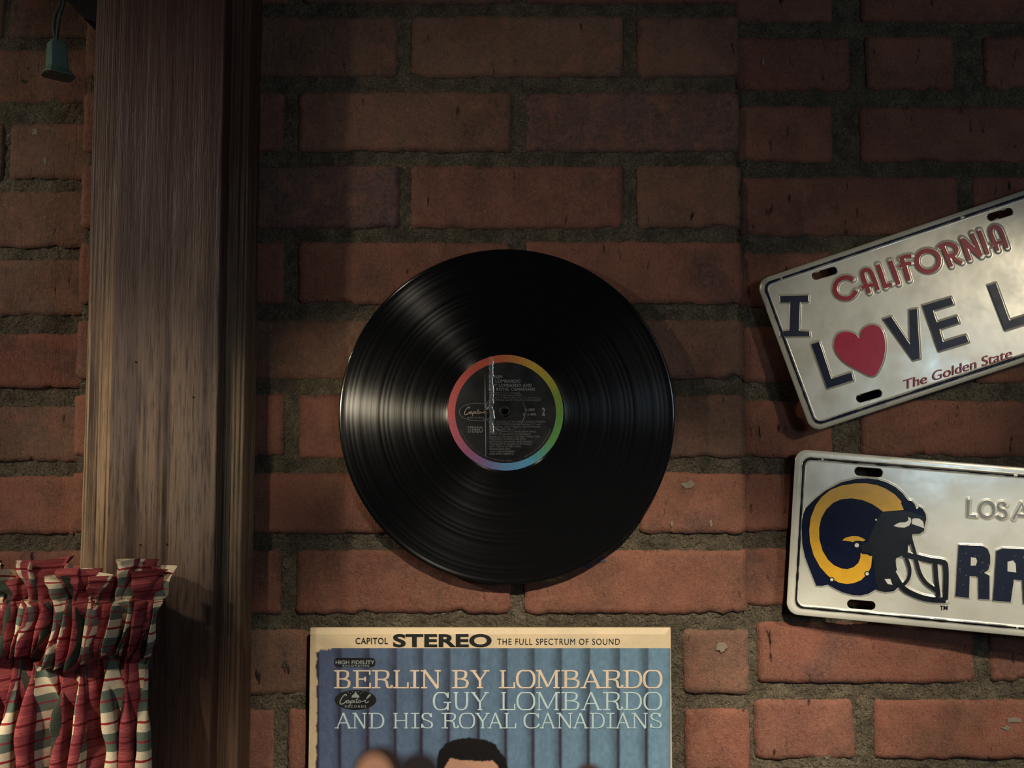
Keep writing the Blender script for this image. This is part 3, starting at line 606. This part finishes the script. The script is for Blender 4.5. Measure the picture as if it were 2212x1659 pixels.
class LPlate:
    def __init__(s, plane, tl, trd, bl, label, paint):
        s.p = plane; s.o = plane.pt(*tl); s.u = (plane.pt(*trd) - s.o).normalized(); s.v = s.u.cross(plane.n).normalized()
        if s.v.z > 0: s.v = -s.v
        d = plane.pt(*bl) - s.o; s.w = .3045; s.h = d.dot(s.v); print('plate h', s.h, 'skew', d.dot(s.u))
        s.strokes = []; s.polys = []; s.slots = []; s.paint = paint
        s.root = empty('licence_plate', s.o + s.u * s.w / 2 + s.v * s.h); tag(s.root, label, 'licence plate', 'licence plates on the right-hand brick wall')
        s.k = F / (s.o - CAM).y
    def uv(s, px, py): d = s.p.pt(px, py) - s.o; return np.array((d.dot(s.u), d.dot(s.v)))
    def emb_stroke(s, pts, w, smooth=False, h=.0011):
        if smooth: pts = catmull(pts, 5)
        s.strokes.append(([s.uv(*q) for q in pts], w / s.k, h))
    def emb_poly(s, pts, h=.0011): s.polys.append(([s.uv(*q) for q in pts], h))
    def slot(s, cx, cy, dx, dy, r): s.slots.append((s.uv(cx - dx, cy - dy), s.uv(cx + dx, cy + dy), r / s.k))
    def build(s, rim_px, mat):
        st = .00065; nu = int(s.w / st) + 3; nv = int(s.h / st) + 3
        U, Vv = np.meshgrid(np.linspace(-st, s.w + st, nu), np.linspace(-st, s.h + st, nv))
        H = np.zeros(U.shape); sl = .0010
        def add(sd, h):
            nonlocal H
            t = np.clip(1 - (sd) / sl, 0, 1); H = np.maximum(H, h * t * t * (3 - 2 * t))
        rr_ = sd_rrect(U, Vv, s.w, s.h, .011)
        ri = rim_px / s.k
        rim = np.abs(sd_rrect(U - ri, Vv - ri, s.w - 2 * ri, s.h - 2 * ri, .007)) - .0008; add(rim, .0011)
        for pts, w, h in s.strokes: add(sd_line(U, Vv, pts, w) - .0004, h)
        for pts, h in s.polys: add(sd_poly(U, Vv, pts) - .0003, h)
        S = np.full(U.shape, 1e9)
        for a, b, r in s.slots: S = np.minimum(S, sd_line(U, Vv, [a, b], 2 * r))
        dd = np.maximum(rr_, -S)                          # <0 : sheet metal
        for _ in range(2):                                # pull the boundary vertices on to the outline
            gy, gx = np.gradient(dd, Vv[1, 0] - Vv[0, 0], U[0, 1] - U[0, 0]) if _ == 0 else (gy, gx)
            near = (dd < .8 * st) & (dd > -.5 * st) if _ == 0 else near
            g2 = gx ** 2 + gy ** 2 + 1e-9
        nearv = near
        U2 = np.where(nearv, U - dd * gx / g2, U); V2 = np.where(nearv, Vv - dd * gy / g2, Vv)
        keep = (dd < .8 * st)
        H = H + .00012 * fbm(U * 28, Vv * 28, 5, 2) + .0010 * (np.clip(1 + rr_ / .004, 0, 1) ** 2) * -1
        s.H = H; s.U = U; s.V = Vv
        f = gridf(nu, nv); ok = keep.ravel()[f].all(1); f = f[ok]
        o, u, v, n_ = (np.array(q) for q in (s.o, s.u, s.v, s.p.n))
        pts = o + U2.ravel()[:, None] * u + V2.ravel()[:, None] * v + H.ravel()[:, None] * n_
        used = np.unique(f); mp = -np.ones(len(pts), int); mp[used] = np.arange(len(used))
        ob = obj('plate_sheet', pts[used], mp[f], mat, s.root, smooth=True)
        sm = ob.modifiers.new('thickness', 'SOLIDIFY'); sm.thickness = .0009; sm.offset = -1 if ob.data.polygons[0].normal.dot(s.p.n) > 0 else 1
        # dark painted line on the rim, with worn gaps
        return ob
    def rimline(s, rim_px, mat, w, gaps=()):
        ri = rim_px / s.k; r = .007; x0, y0, x1, y1 = ri, ri, s.w - ri, s.h - ri; pts = []
        def seg(a, b, n): pts.extend([a + (b - a) * k / n for k in range(n)])
        def arc(cx, cy, a0): pts.extend([np.array((cx + r * math.cos(math.radians(a0 + 9 * k)), cy + r * math.sin(math.radians(a0 + 9 * k)))) for k in range(10)])
        seg(np.array((x1 - r, y0)), np.array((x0 + r, y0)), 160); pts.extend([np.array((x0 + r + r * math.cos(math.radians(270 - 9 * k)), y0 + r + r * math.sin(math.radians(270 - 9 * k)))) for k in range(10)])
        seg(np.array((x0, y0 + r)), np.array((x0, y1 - r)), 90); pts.extend([np.array((x0 + r + r * math.cos(math.radians(180 - 9 * k)), y1 - r + r * math.sin(math.radians(180 - 9 * k)))) for k in range(10)])
        seg(np.array((x0 + r, y1)), np.array((x1 - r, y1)), 160); pts.extend([np.array((x1 - r + r * math.cos(math.radians(90 - 9 * k)), y1 - r + r * math.sin(math.radians(90 - 9 * k)))) for k in range(10)]); seg(np.array((x1, y1 - r)), np.array((x1, y0 + r)), 90)
        pts.extend([np.array((x1 - r + r * math.cos(math.radians(-9 * k)), y0 + r + r * math.sin(math.radians(-9 * k)))) for k in range(10)])
        pts.append(pts[0]); V, Fc = [], []
        for i in range(len(pts)):
            d = pts[min(i + 1, len(pts) - 1)] - pts[max(i - 1, 0)]; d /= np.linalg.norm(d) + 1e-9; nn = np.array((-d[1], d[0]))
            ww = w * (1 + .35 * float(fbm(i / 5, 2, 7))) / 2
            for q, l in ((pts[i] + nn * ww, .00095), (pts[i] + nn * ww * .4, .00135), (pts[i] - nn * ww * .4, .00135), (pts[i] - nn * ww, .00095)):
                hb = .00012 * float(fbm(q[0] * 28, q[1] * 28, 5, 2))
                V.append(s.o + s.u * float(q[0]) + s.v * float(q[1]) + s.p.n * (l + hb))
        for i in range(len(pts) - 1):
            if vn(i / 2.3, 9, 4) > .44: continue
            for j in range(3): Fc.append((4 * i + j, 4 * i + j + 1, 4 * i + j + 5, 4 * i + j + 4))
        return obj('painted_rim_line', V, Fc, mat, s.root, smooth=True)
    def face(s, name, mat, polys=(), strokes=(), lift=.0012, th=.00025, holes=()):
        ink = Ink(s.p, lift + .00012, 0)
        for q in polys: ink.poly(q, holes)
        for pts, w, smt in strokes: ink.stroke(pts, w, smt)
        # follow the slight unevenness of the sheet
        V = [q + s.p.n * (0 * float(fbm((q - s.o).dot(s.u) * 28, (q - s.o).dot(s.v) * 28, 5, 2))) for q in ink.V]
        return obj(name, V, ink.F, mat, s.root)
def plate_mat(name, col):
    m = NT(name, .3, .5, 0); w = m.wcoord(); c = m.mix(m.mapr(m.noise(w, 40, 4), .35, .7, 0, .5), col, tuple(.82 * q for q in col)); c = m.mix(m.mapr(m.noise(w, 380, 4, .7), .64, .74, 0, .5), c, (.3, .28, .22))
    m.base(c); m.b.inputs['Metallic'].default_value = .18; m.bump(m.noise(w, 40, 2), .0006, .35); m.rough(m.mapr(m.noise(w, 30, 4), .35, .65, .20, .38)); return m.m
M_NAVY = plain('navy_enamel', (.006, .009, .030), .3, .12, 0, .35, (.12, .12, .14)); M_NAVYW = plain('worn_navy_enamel', (.012, .016, .035), .4, .2, 0, .9, (.22, .22, .24)); M_REDE = plain('red_enamel', (.33, .018, .028), .32, .2, 0, .3, (.6, .2, .2)); M_HEART = plain('heart_red_enamel', (.44, .020, .052), .28, .15, 0, .2, (.6, .3, .3))
M_BLKE = plain('black_enamel', (.006, .006, .008), .35, .3, 0, .3, (.1, .1, .1)); M_YEL = plain('golden_yellow_enamel', (.80, .42, .012), .35, .5, 0, 0); M_PW = plain('white_enamel', (.74, .72, .64), .3)
# plate with the heart
C1 = lambda x, y: (1600 + x / 2.861, 380 + y / 2.861)
pl1 = Plane((.24, .0095, 1.6), (-math.sin(math.radians(4)) * 1, -math.cos(math.radians(4)), .03))
p1 = LPlate(pl1, C1(93, 648), C1(1751, 88), C1(393, 1601), 'tilted cream licence plate with red heart and blue letters, upper of the two', None)
letters1 = []
ch = [[C1(437, 1040), C1(485, 1025), C1(560, 1255), C1(685, 1215), C1(695, 1262), C1(535, 1313)],
      [C1(882, 885), C1(930, 870), C1(1048, 1045), C1(1043, 830), C1(1090, 820), C1(1108, 1128), C1(1065, 1138)],
      [C1(1125, 802), C1(1300, 750), C1(1316, 793), C1(1188, 833), C1(1212, 905), C1(1335, 866), C1(1350, 908), C1(1228, 948), C1(1250, 1027), C1(1392, 983), C1(1408, 1026), C1(1225, 1083)],
      [C1(1528, 678), C1(1577, 662), C1(1660, 893), C1(1800, 848), C1(1818, 893), C1(1635, 953)]]
for q in ch: p1.emb_poly(q)
I_ = [C1(244, 742), C1(416, 738), C1(417, 778), C1(366, 780), C1(360, 958), C1(424, 962), C1(425, 990), C1(246, 993), C1(246, 962), C1(302, 956), C1(308, 782), C1(246, 782)]
p1.emb_poly(I_)
heart = closed([C1(733, 1004), C1(708, 978), C1(655, 962), C1(603, 978), C1(577, 1035), C1(592, 1095), C1(645, 1155), C1(725, 1200), C1(818, 1237), C1(866, 1175), C1(892, 1085), C1(888, 995), C1(862, 938), C1(815, 921), C1(768, 937), C1(745, 968)], 4)
p1.emb_poly(heart)
C6 = lambda q: [(1780 + x / 5.12, 460 + y / 5.12) for x, y in q]
cal = [[([(322, 736), (270, 714), (215, 718), (150, 758), (118, 838), (148, 912), (225, 946), (305, 930), (358, 862)], 48, 1)],
       [([(500, 885), (468, 800), (435, 715), (428, 660), (462, 630), (508, 640), (543, 700), (575, 785), (597, 853)], 44, 1), ([(420, 828), (475, 806), (570, 790)], 38, 1)],
       [([(596, 572), (640, 700), (682, 828)], 46, 0), ([(668, 812), (750, 788)], 44, 0)], [([(730, 530), (780, 658), (825, 788)], 46, 0)],
       [([(838, 508), (900, 482), (964, 474)], 38, 1), ([(836, 600), (880, 568), (964, 556)], 36, 1), ([(862, 505), (900, 620), (940, 748)], 46, 0)],
       [([(1150 + 124 * math.cos(math.radians(a)), 531 + 115 * math.sin(math.radians(a))) for a in range(0, 361, 20)], 48, 1)],
       [([(1272, 388), (1310, 356), (1380, 340), (1450, 368), (1468, 420), (1435, 462), (1375, 478)], 44, 1), ([(1310, 370), (1358, 480), (1408, 592)], 46, 0), ([(1410, 465), (1460, 520), (1525, 552)], 42, 1)],
       [([(1522, 285), (1565, 400), (1612, 525)], 44, 0), ([(1535, 300), (1640, 395), (1740, 480)], 56, 0), ([(1634, 228), (1685, 345), (1728, 460)], 44, 0)], [([(1715, 196), (1765, 325), (1812, 458)], 46, 0)],
       [([(1922, 418), (1888, 330), (1850, 235), (1848, 185), (1884, 152), (1936, 168), (1972, 235), (2025, 388)], 44, 1), ([(1838, 360), (1900, 335), (1995, 315)], 38, 1)]]
for let in cal:
    for pts, w, smt in let: p1.emb_stroke(C6(pts), w / 5.12, bool(smt), .0009)
def gold(px, py):  # shear for the slogan
    return px, py - (px - 1953) * .262
tx0, tx1, tb = 1600 + 1008 / 2.861, 1600 + 1678 / 2.861, 380 + 1322 / 2.861
0 and p1.emb_stroke([(tx0 + 3, tb - 10), (tx1, tb - 10 - (tx1 - tx0) * .298)], 12, False, .0004)
for cx, cy in ((518, 602), (1603, 238), (793, 1360)): p1.slot(*C1(cx, cy), 19, -5.6, 8.4)
p1.build(13.5, plate_mat('cream_plate_enamel', (.52, .485, .39)))
p1.rimline(13.5, M_NAVY, .0021)
for q in ch: p1.face('letter', M_NAVY, [q])
p1.face('letter', M_NAVYW, [I_]); p1.face('heart_emblem', M_HEART, [heart])
for let in cal: p1.face('letter', M_REDE, strokes=[(C6(pts), w / 5.12, bool(smt)) for pts, w, smt in let], lift=.001)
ink = Ink(pl1, .0009); ink.text('The Golden State', tx0, tx1, tb - 21, tb, .004, A=lambda x, y: (x, y - (x - tx0) * .298), space=1.0)
obj('slogan_lettering', ink.V, ink.F, M_REDE, p1.root)
ink = Ink(pl1, .0004); ink.text('MFG AND', 1889, 1916, 880, 883.5, 0, A=lambda x, y: (x, y - (x - 1889) * .30)); obj('maker_lettering', ink.V, ink.F, M_GREYI, p1.root)
# football plate
C3 = lambda x, y: (1640 + x / 3.607, 940 + y / 3.607); C5 = lambda x, y: (1740 + x / 5.185, 1010 + y / 5.185)
pl2 = Plane((.26, .0110, 1.3), (-math.sin(math.radians(4)), -math.cos(math.radians(4)), .03))
p2 = LPlate(pl2, C3(285, 107), C3(2063, 252), C3(203, 1395), 'white licence plate with a yellow-horned football helmet, lower of the two', None)
shell = [(362, 568), (345, 612), (333, 665), (330, 720), (336, 850), (358, 950), (398, 1055), (445, 1172), (485, 1175), (535, 1165), (590, 1195), (650, 1225), (730, 1246), (790, 1249), (850, 1236), (908, 1202), (935, 1213), (985, 1223), (1050, 1215), (1100, 1170), (1062, 1130), (1056, 1080), (1073, 1045), (1060, 990), (1070, 950), (1130, 930), (1160, 880), (1178, 830), (1194, 800), (1190, 772), (1250, 767), (1283, 748), (1290, 700), (1302, 655), (1298, 615), (1275, 575), (1250, 558), (1226, 576), (1213, 540), (1190, 512), (1160, 508), (1115, 450), (1060, 402), (1000, 370), (930, 347), (850, 336), (760, 340), (640, 368), (520, 430), (440, 492), (385, 545)]
shell = [C3(*q) for q in shell]; p2.emb_poly(shell)
horn = [(1102, 474), (1070, 402), (1076, 380), (1000, 300), (900, 236), (800, 196), (680, 176), (550, 178), (400, 202), (280, 250), (180, 330), (110, 430), (60, 560), (42, 700), (50, 830), (90, 980), (160, 1110), (240, 1200), (300, 1250), (380, 1290), (460, 1303), (540, 1295), (620, 1262), (690, 1195), (735, 1110), (746, 992), (715, 988), (690, 972), (640, 970), (618, 955), (615, 1010), (590, 1070), (540, 1115), (470, 1138), (400, 1130), (320, 1095), (250, 1030), (190, 930), (155, 800), (152, 680), (175, 570), (230, 470), (310, 395), (400, 355), (520, 345), (640, 365), (740, 405), (810, 450), (868, 494), (980, 484)]
horn = [C5(*q) for q in horn]
ear = [C5(*q) for q in ((410, 815), (450, 785), (520, 768), (590, 770), (640, 790), (672, 812), (640, 826), (600, 818), (560, 820), (530, 836), (508, 828), (460, 820))]
mask = [([(1090, 975), (1250, 1004), (1400, 1040), (1530, 1058), (1568, 1095), (1575, 1250), (1568, 1480)], 60), ([(1452, 1060), (1466, 1250), (1490, 1450)], 50), ([(985, 1180), (1080, 1335), (1200, 1415), (1370, 1472), (1572, 1486)], 60),
        ([(1130, 1010), (1168, 1140), (1150, 1250), (1080, 1330)], 38), ([(1235, 1020), (1280, 1180), (1350, 1290), (1470, 1380)], 42), ([(1180, 790), (1205, 880), (1240, 1000)], 34), ([(1165, 790), (1140, 880), (1130, 980)], 30)]
mask = [([C5(*q) for q in pts], w / 5.185) for pts, w in mask]
for pts, w in mask: p2.emb_stroke(pts, w, True)
r_ = [(1555, 855), (1740, 862), (1780, 885), (1800, 935), (1800, 1000), (1785, 1050), (1752, 1072), (1795, 1095), (1795, 1280), (1710, 1275), (1708, 1110), (1690, 1098), (1640, 1098), (1635, 1268), (1530, 1256)]
r_ = [C3(*q) for q in r_]; rh = [C3(*q) for q in ((1650, 950), (1690, 955), (1700, 980), (1690, 1015), (1648, 1018))]
a_ = [C3(*q) for q in ((1850, 900), (1900, 880), (2100, 890), (2150, 930), (2160, 1320), (2060, 1312), (2050, 1130), (1985, 1125), (1960, 1300), (1822, 1288))]; ah = [C3(*q) for q in ((1935, 985), (1980, 975), (2000, 1000), (2005, 1070), (1935, 1062))]
p2.emb_poly(r_); p2.emb_poly(a_)
los = [([(1632, 505), (1628, 628), (1690, 633)], 20, 0), ([(1776 + 56 * math.cos(math.radians(a)), 578 + 60 * math.sin(math.radians(a))) for a in range(0, 361, 24)], 20, 1), ([(1925, 548), (1895, 525), (1862, 545), (1875, 575), (1915, 592), (1925, 628), (1890, 648), (1852, 628)], 19, 1), ([(1980, 655), (2045, 530), (2100, 665)], 20, 0), ([(2010, 622), (2080, 628)], 18, 0)]
for pts, w, smt in los: p2.emb_stroke([C3(*q) for q in pts], w / 3.607, bool(smt), .0009)
for cx, cy in ((853, 288), (795, 1322)): p2.slot(*C3(cx, cy), 21, 1.6, 9.2)
p2.build(18.0, plate_mat('white_plate_enamel', (.70, .675, .57)))
p2.rimline(18.0, M_BLKE, .0021)
hel = p2.face('helmet_emblem', M_NAVY, [shell]); 
def sub(name, mat, polys=(), strokes=(), lift=.00140):
    o = p2.face(name, mat, polys, strokes, lift); o.parent = hel; return o
sub('horn', M_YEL, [horn]); sub('ear_patch', M_YEL, [ear], lift=.00145)
sub('dark_cheek', M_BLKE, [[C3(*q) for q in ((960, 600), (1120, 590), (1190, 600), (1290, 640), (1285, 745), (1195, 770), (1190, 810), (1150, 925), (1062, 960), (1070, 1045), (1056, 1080), (1060, 1130), (1080, 1190), (985, 1220), (935, 1210), (905, 1150), (895, 1000), (870, 925), (800, 905), (800, 860), (850, 830), (900, 700), (930, 640))]], lift=.00132)
sub('face_mask', M_BLKE, strokes=[(q, w, True) for q, w in mask], lift=.00150)
w5 = lambda *q: [C5(*a) for a in q]
for q in (w5((985, 655), (1020, 630), (1060, 615), (1120, 612), (1152, 592), (1150, 552), (1180, 568), (1184, 610), (1160, 650), (1110, 672), (1040, 668)), w5((1192, 578), (1225, 566), (1275, 572), (1318, 605), (1330, 680), (1260, 655), (1192, 632)), w5((885, 1250), (950, 1246), (975, 1315), (920, 1302)), w5((1150, 862), (1188, 958), (1145, 950))): sub('white_patch', M_PW, [q], lift=.00158)
for cx, cy, rr in ((575, 870, 28), (295, 1255, 21), (690, 1190, 22), (790, 585, 13)):
    q = C5(cx, cy); rr /= 5.185
    sub('helmet_screw', M_BLKE, [[(q[0] + rr * 1.35 * math.cos(a * .4), q[1] + rr * 1.35 * math.sin(a * .4)) for a in range(15)]], lift=.00162)
    sub('helmet_screw', M_PW, [[(q[0] + rr * .85 * math.cos(a * .4), q[1] + rr * .85 * math.sin(a * .4)) for a in range(15)]], lift=.00170)
p2.face('letter', M_NAVYW, [r_], holes=(rh,)); p2.face('letter', M_NAVYW, [a_], holes=(ah,))
M_SILV = plain('bare_grey_enamel', (.22, .22, .20), .3, .5, 0, .8, (.75, .73, .66))
for let in (los[:1], los[1:2], los[2:3], los[3:]): p2.face('letter', M_SILV, strokes=[([C3(*q) for q in pts], w / 3.607, bool(smt)) for pts, w, smt in let], lift=.00095)
ink = Ink(pl2, .0006); ink.text('TM', 2031, 2047, 1308.5, 1317.5, .012); obj('mark_lettering', ink.V, ink.F, M_BLKE, p2.root)
# ------------------------------------------------------------------ checked curtain
def plaid():
    m = NT('checked_cotton', .85, .15); uv = m.n('ShaderNodeUVMap', uv_map='cloth').outputs[0]; s_ = m.n('ShaderNodeSeparateXYZ', i_0=uv); u, v = s_.outputs[0], s_.outputs[1]
    def band(x, per, a, b):      # 1 inside [a,b] of each period
        fr = m.math('MULTIPLY', m.math('FRACT', m.math('DIVIDE', x, per)), per)
        return m.math('MULTIPLY', m.math('GREATER_THAN', fr, a), m.math('LESS_THAN', fr, b))
    jit = m.math('MULTIPLY', m.math('SUBTRACT', m.noise(m.n('ShaderNodeVectorMath', operation='MULTIPLY', i_0=uv, i_1=(.25, .25, 1)).outputs[0], 1, 2), .5), 1.4)
    v2 = m.math('ADD', v, jit); u2 = m.math('ADD', u, jit)
    green_w = band(v2, 28, 14, 28); pin = m.math('MAXIMUM', band(v2, 28, 6.2, 7.9), band(v2, 28, 20.2, 21.8))
    open_c = m.mix(green_w, (.90, .74, .50), (.17, .21, .155)); open_c = m.mix(pin, open_c, m.mix(green_w, (.42, .035, .040), (.34, .055, .06)))
    red_c = m.mix(green_w, (.64, .135, .135), (.45, .080, .095)); red_c = m.mix(pin, red_c, (.22, .018, .026))
    fine = m.noise(m.n('ShaderNodeVectorMath', operation='MULTIPLY', i_0=uv, i_1=(.18, 1.1, 1)).outputs[0], 1, 4, .65)
    red_c = m.mix(m.mapr(fine, .40, .62, .55, 0), red_c, (.20, .020, .026))
    is_open = m.math('MAXIMUM', band(u2, 62, 30, 50), band(u2, 62, 55.5, 57.0))
    c = m.mix(is_open, red_c, open_c); c = m.mix(band(u2, 62, 14.5, 18), c, (.050, .065, .045)); c = m.mix(band(u2, 62, 59.0, 61.2), c, (.075, .085, .06))
    c = m.mix(m.mapr(m.noise(uv, 1.6, 4), .4, .7, 0, .25), c, (.12, .08, .06))
    m.base(c)
    h = m.math('ADD', m.math('MULTIPLY', m.math('SUBTRACT', fine, .5), m.math('SUBTRACT', 1.0, m.math('MULTIPLY', is_open, .75))), m.math('MULTIPLY', m.noise(uv, 3, 3), .25))
    m.bump(h, .0030, .8)
    return m.m
M_CLOTH = plaid()
YROD = -.100; RROD = .026
cur = empty('curtain', (P(50, 1500, YROD).x, YROD, P(50, 2100, YROD).z)); tag(cur, 'red green and cream checked curtain gathered along its top beside the post', 'curtain')
def curtain_part(name, v0, v1, nv, seed, back=0.0):
    xr = P(322, 1440, YROD - .02).x; xl = xr - .34; Wd = xr - xl; Ls = Wd * 2.5; ns = int(Ls / .0011)
    s_ = np.linspace(0, 1, ns); vv = np.linspace(v0, v1, nv); S, Vv = np.meshgrid(s_, vv)      # Vv in mm of cloth below the top edge
    zt = P(200, 1243, YROD - .02).z; zp0 = P(200, 1302, YROD - .02).z; zp1 = P(200, 1432, YROD - .02).z
    nf = 20; fx = 2 * math.pi
    ph = fx * (S * nf + .75 * fbm(S * nf * .55, Vv * .003, seed) + .25 * fbm(S * 33, Vv * .01, seed + 5))
    rib = fx * (S * nf * 3.3 + 1.0 * fbm(S * 17, Vv * .018, seed + 2))
    H0, H1 = 30.0, 30.0 + 72.0
    th = np.clip((Vv - H0) / (H1 - H0), 0, 1); head = np.clip(1 - Vv / H0, 0, 1); low = np.clip((Vv - H1) / 55, 0, 1); lo2 = np.clip((Vv - H1) / 130, 0, 1)
    low = low * low * (3 - 2 * low); pocket = np.sin(th * math.pi) ** .8; hs = head ** .7
    vary = lambda k, f=.6: fbm(S * nf * f, S * 0 + k, seed + k)
    A = (.0040 + .0135 * low) * (1 + .55 * vary(11)) * (1 - pocket) + pocket * .0022
    A = np.where(Vv < H0, (.0042 + .0105 * hs) * (1 + .8 * vary(13)), A)
    Yc = YROD - RROD * pocket * (1 + .22 * fbm(S * 9, Vv * .01, seed)) - .005 * (1 - hs)
    Y = Yc - A * np.sin(ph) - (.0058 * pocket * (1 + .6 * vary(31, 1.3)) + .0020) * np.sin(rib) + back
    X = xl + S * Wd + (.0022 + .0042 * low + .0080 * hs * (1 + vary(47))) * np.sin(2 * ph + .6) + (.0026 * pocket + .0008) * np.cos(rib + .5)
    X = X + pocket * (.015 + .010 * vary(3, .9)) - .009 * th + hs * (.012 * fbm(S * nf * .8, Vv * .035, seed + 19) + .006 * S ** 6)
    X = X + low * .006 * fbm(S * 7, Vv * .006, seed + 6) + lo2 * .008 * S ** 2
    Z = np.where(Vv < H0, zt + (zp0 - zt) * (Vv / H0), np.where(Vv < H1, zp0 + (zp1 - zp0) * (1 - np.cos(th * math.pi)) / 2, zp1 - (Vv - H1) * .001))
    Z = Z + hs * (.011 * vary(23, 1.1) + .0045 * np.sin(ph * .5 + 1) + .004) + pocket * .013 * fbm(S * 15, S * 0 + 1, seed + 29) + (1 - low) * (Vv >= H1) * .006 * fbm(S * 15, S * 0 + 1, seed + 29) * 0
    sag = .010 * fbm(S * 11, S * 0 + 4, seed + 37) * np.clip(1 - np.abs(Vv - H1) / 45, 0, 1); Z = Z + sag
    Y = Y + hs * (.014 * fbm(S * nf * .6, Vv * .05, seed + 41) - .006)
    lim = np.where(X > P(175, 1400, YB).x - .004, YF - .003, .045); Y = np.minimum(Y, lim)
    pts = np.stack([X.ravel(), Y.ravel(), Z.ravel()], 1)
    o = obj(name, pts, gridf(ns, nv)[:, ::-1], M_CLOTH, cur, smooth=True)
    uvl = o.data.uv_layers.new(name='cloth'); li = np.zeros(len(o.data.loops), int); o.data.loops.foreach_get('vertex_index', li)
    uvp = np.stack([(S * Ls * 1000).ravel(), Vv.ravel()], 1)[li]; uvl.data.foreach_set('uv', uvp.ravel()); return o
curtain_part('header_ruffle', 0, 30.3, 28, 3)
curtain_part('rod_pocket', 30, 102.3, 70, 3)
curtain_part('hanging_panel', 102, 340, 130, 3)
# rod through the pocket
V = []; n = 20
xr = P(318, 1370, YROD).x
for x in (xr - .34, xr - .004):
    for k in range(n): a = 2 * math.pi * k / n; V.append((x, YROD + .004 + .009 * math.cos(a), P(200, 1368, YROD).z + .009 * math.sin(a)))
obj('curtain_rod', V, [(k, (k + 1) % n, n + (k + 1) % n, n + k) for k in range(n)] + [tuple(range(n))[::-1], tuple(range(n, 2 * n))], plain('brass_rod', (.3, .2, .08), .4, .5, .8), cur, smooth=False)
# ------------------------------------------------------------------ green socket on its cord, black bracket
YS = -.030; sp_ = yp(YS)
M_GRN = plain('green_plastic', (.10, .165, .125), .45, .5); M_CORD = plain('dark_cord', (.018, .022, .018), .5)
sc_ = sp_.pt(124, 128); sock = empty('light_socket', (sc_.x, YS, sp_.pt(124, 165).z)); tag(sock, 'green plastic light socket dangling from a dark cord at upper left', 'light socket')
def loft(name, secs, mat, par, cap=True):      # secs: (cx, cz, hw, hd) rotated square-ish sections at YS
    V = []; n = 20; rot = math.radians(-50)
    for cx, cz, hw, hd in secs:
        for k in range(n):
            a = 2 * math.pi * k / n; e = 5; ca, sa = math.cos(a), math.sin(a); rr = (abs(ca) ** e + abs(sa) ** e) ** (-1 / e)
            x, y = hw * rr * ca, hd * rr * sa; V.append((cx + x * math.cos(rot) - y * math.sin(rot), YS + x * math.sin(rot) + y * math.cos(rot), cz))
    m_ = len(secs); Fc = [(i * n + k, i * n + (k + 1) % n, (i + 1) * n + (k + 1) % n, (i + 1) * n + k) for i in range(m_ - 1) for k in range(n)] + [tuple(range(n)), tuple((m_ - 1) * n + k for k in range(n))[::-1]]
    o = obj(name, V, Fc, mat, par); return o
def Sx(px, py): q = sp_.pt(px, py); return q.x, q.z
x1_, z1_ = Sx(124, 90); x2_, z2_ = Sx(123, 98); x3_, z3_ = Sx(124, 150); x4_, z4_ = Sx(125, 156); x5_, z5_ = Sx(126, 165)
loft('socket_body', [(x1_, z1_, .0045, .0058), (x2_, z2_, .0062, .0076), (x3_, z3_, .0078, .0088)], M_GRN, sock)
loft('socket_flange', [(x3_, z3_ + .0006, .0080, .0090), (x4_, z4_, .0098, .0112), (x5_, z5_ + .0007, .0112, .0128), (x5_, z5_, .0112, .0128)], M_GRN, sock)
q = sp_.pt(115, 163); V, Fc = box(q.x - .0006, q.x + .0008, YS - .0118, YS - .0102, q.z - .0012, q.z + .0022); obj('contact_pin', V, Fc, plain('brass_contact', (.8, .65, .35), .3, .5, 1.0), sock)
def tube(name, pts, r, mat, par, n=8):
    pts = [Vector(a) for a in pts]; V = []
    for i, p in enumerate(pts):
        d = (pts[min(i + 1, len(pts) - 1)] - pts[max(i - 1, 0)]).normalized(); a = d.cross(Vector((0, 1, 0))).normalized(); b = d.cross(a)
        for k in range(n): t = 2 * math.pi * k / n; V.append(p + a * r * math.cos(t) + b * r * math.sin(t))
    Fc = [(i * n + k, i * n + (k + 1) % n, (i + 1) * n + (k + 1) % n, (i + 1) * n + k) for i in range(len(pts) - 1) for k in range(n)]
    return obj(name, V, Fc, mat, par, smooth=True)
for off in ([(121, 92), (117, 70), (116, 52), (120, 30), (128, 12), (133, -10), (140, -70), (150, -160)], [(123, 92), (124, 70), (127, 48), (131, 28), (136, 12), (140, -8), (147, -70), (156, -160)]):
    tube('cord_wire', [sp_.pt(a, b) for a, b in catmull(off, 5)], .0014, M_CORD, sock)
br = [(140, -4), (181, 40), (205, 46), (230, 46), (230, -200), (140, -200)]
YK0, YK1 = -.034, -.002; V = [P(a, b, YK0) for a, b in br]; zmax = V[4].z; V = [Vector((min(q.x, xbl - .0005), q.y, q.z)) for q in V]; V += [Vector((q.x, YK1, q.z)) for q in V]; n = len(br)
brk = obj('bracket', V, [tuple(range(n))[::-1], tuple(range(n, 2 * n))] + [(i, (i + 1) % n, n + (i + 1) % n, n + i) for i in range(n)], M_BLACK, None, origin=V[1])
tag(brk, 'black wedge-shaped bracket beside the top of the wooden post', 'bracket')
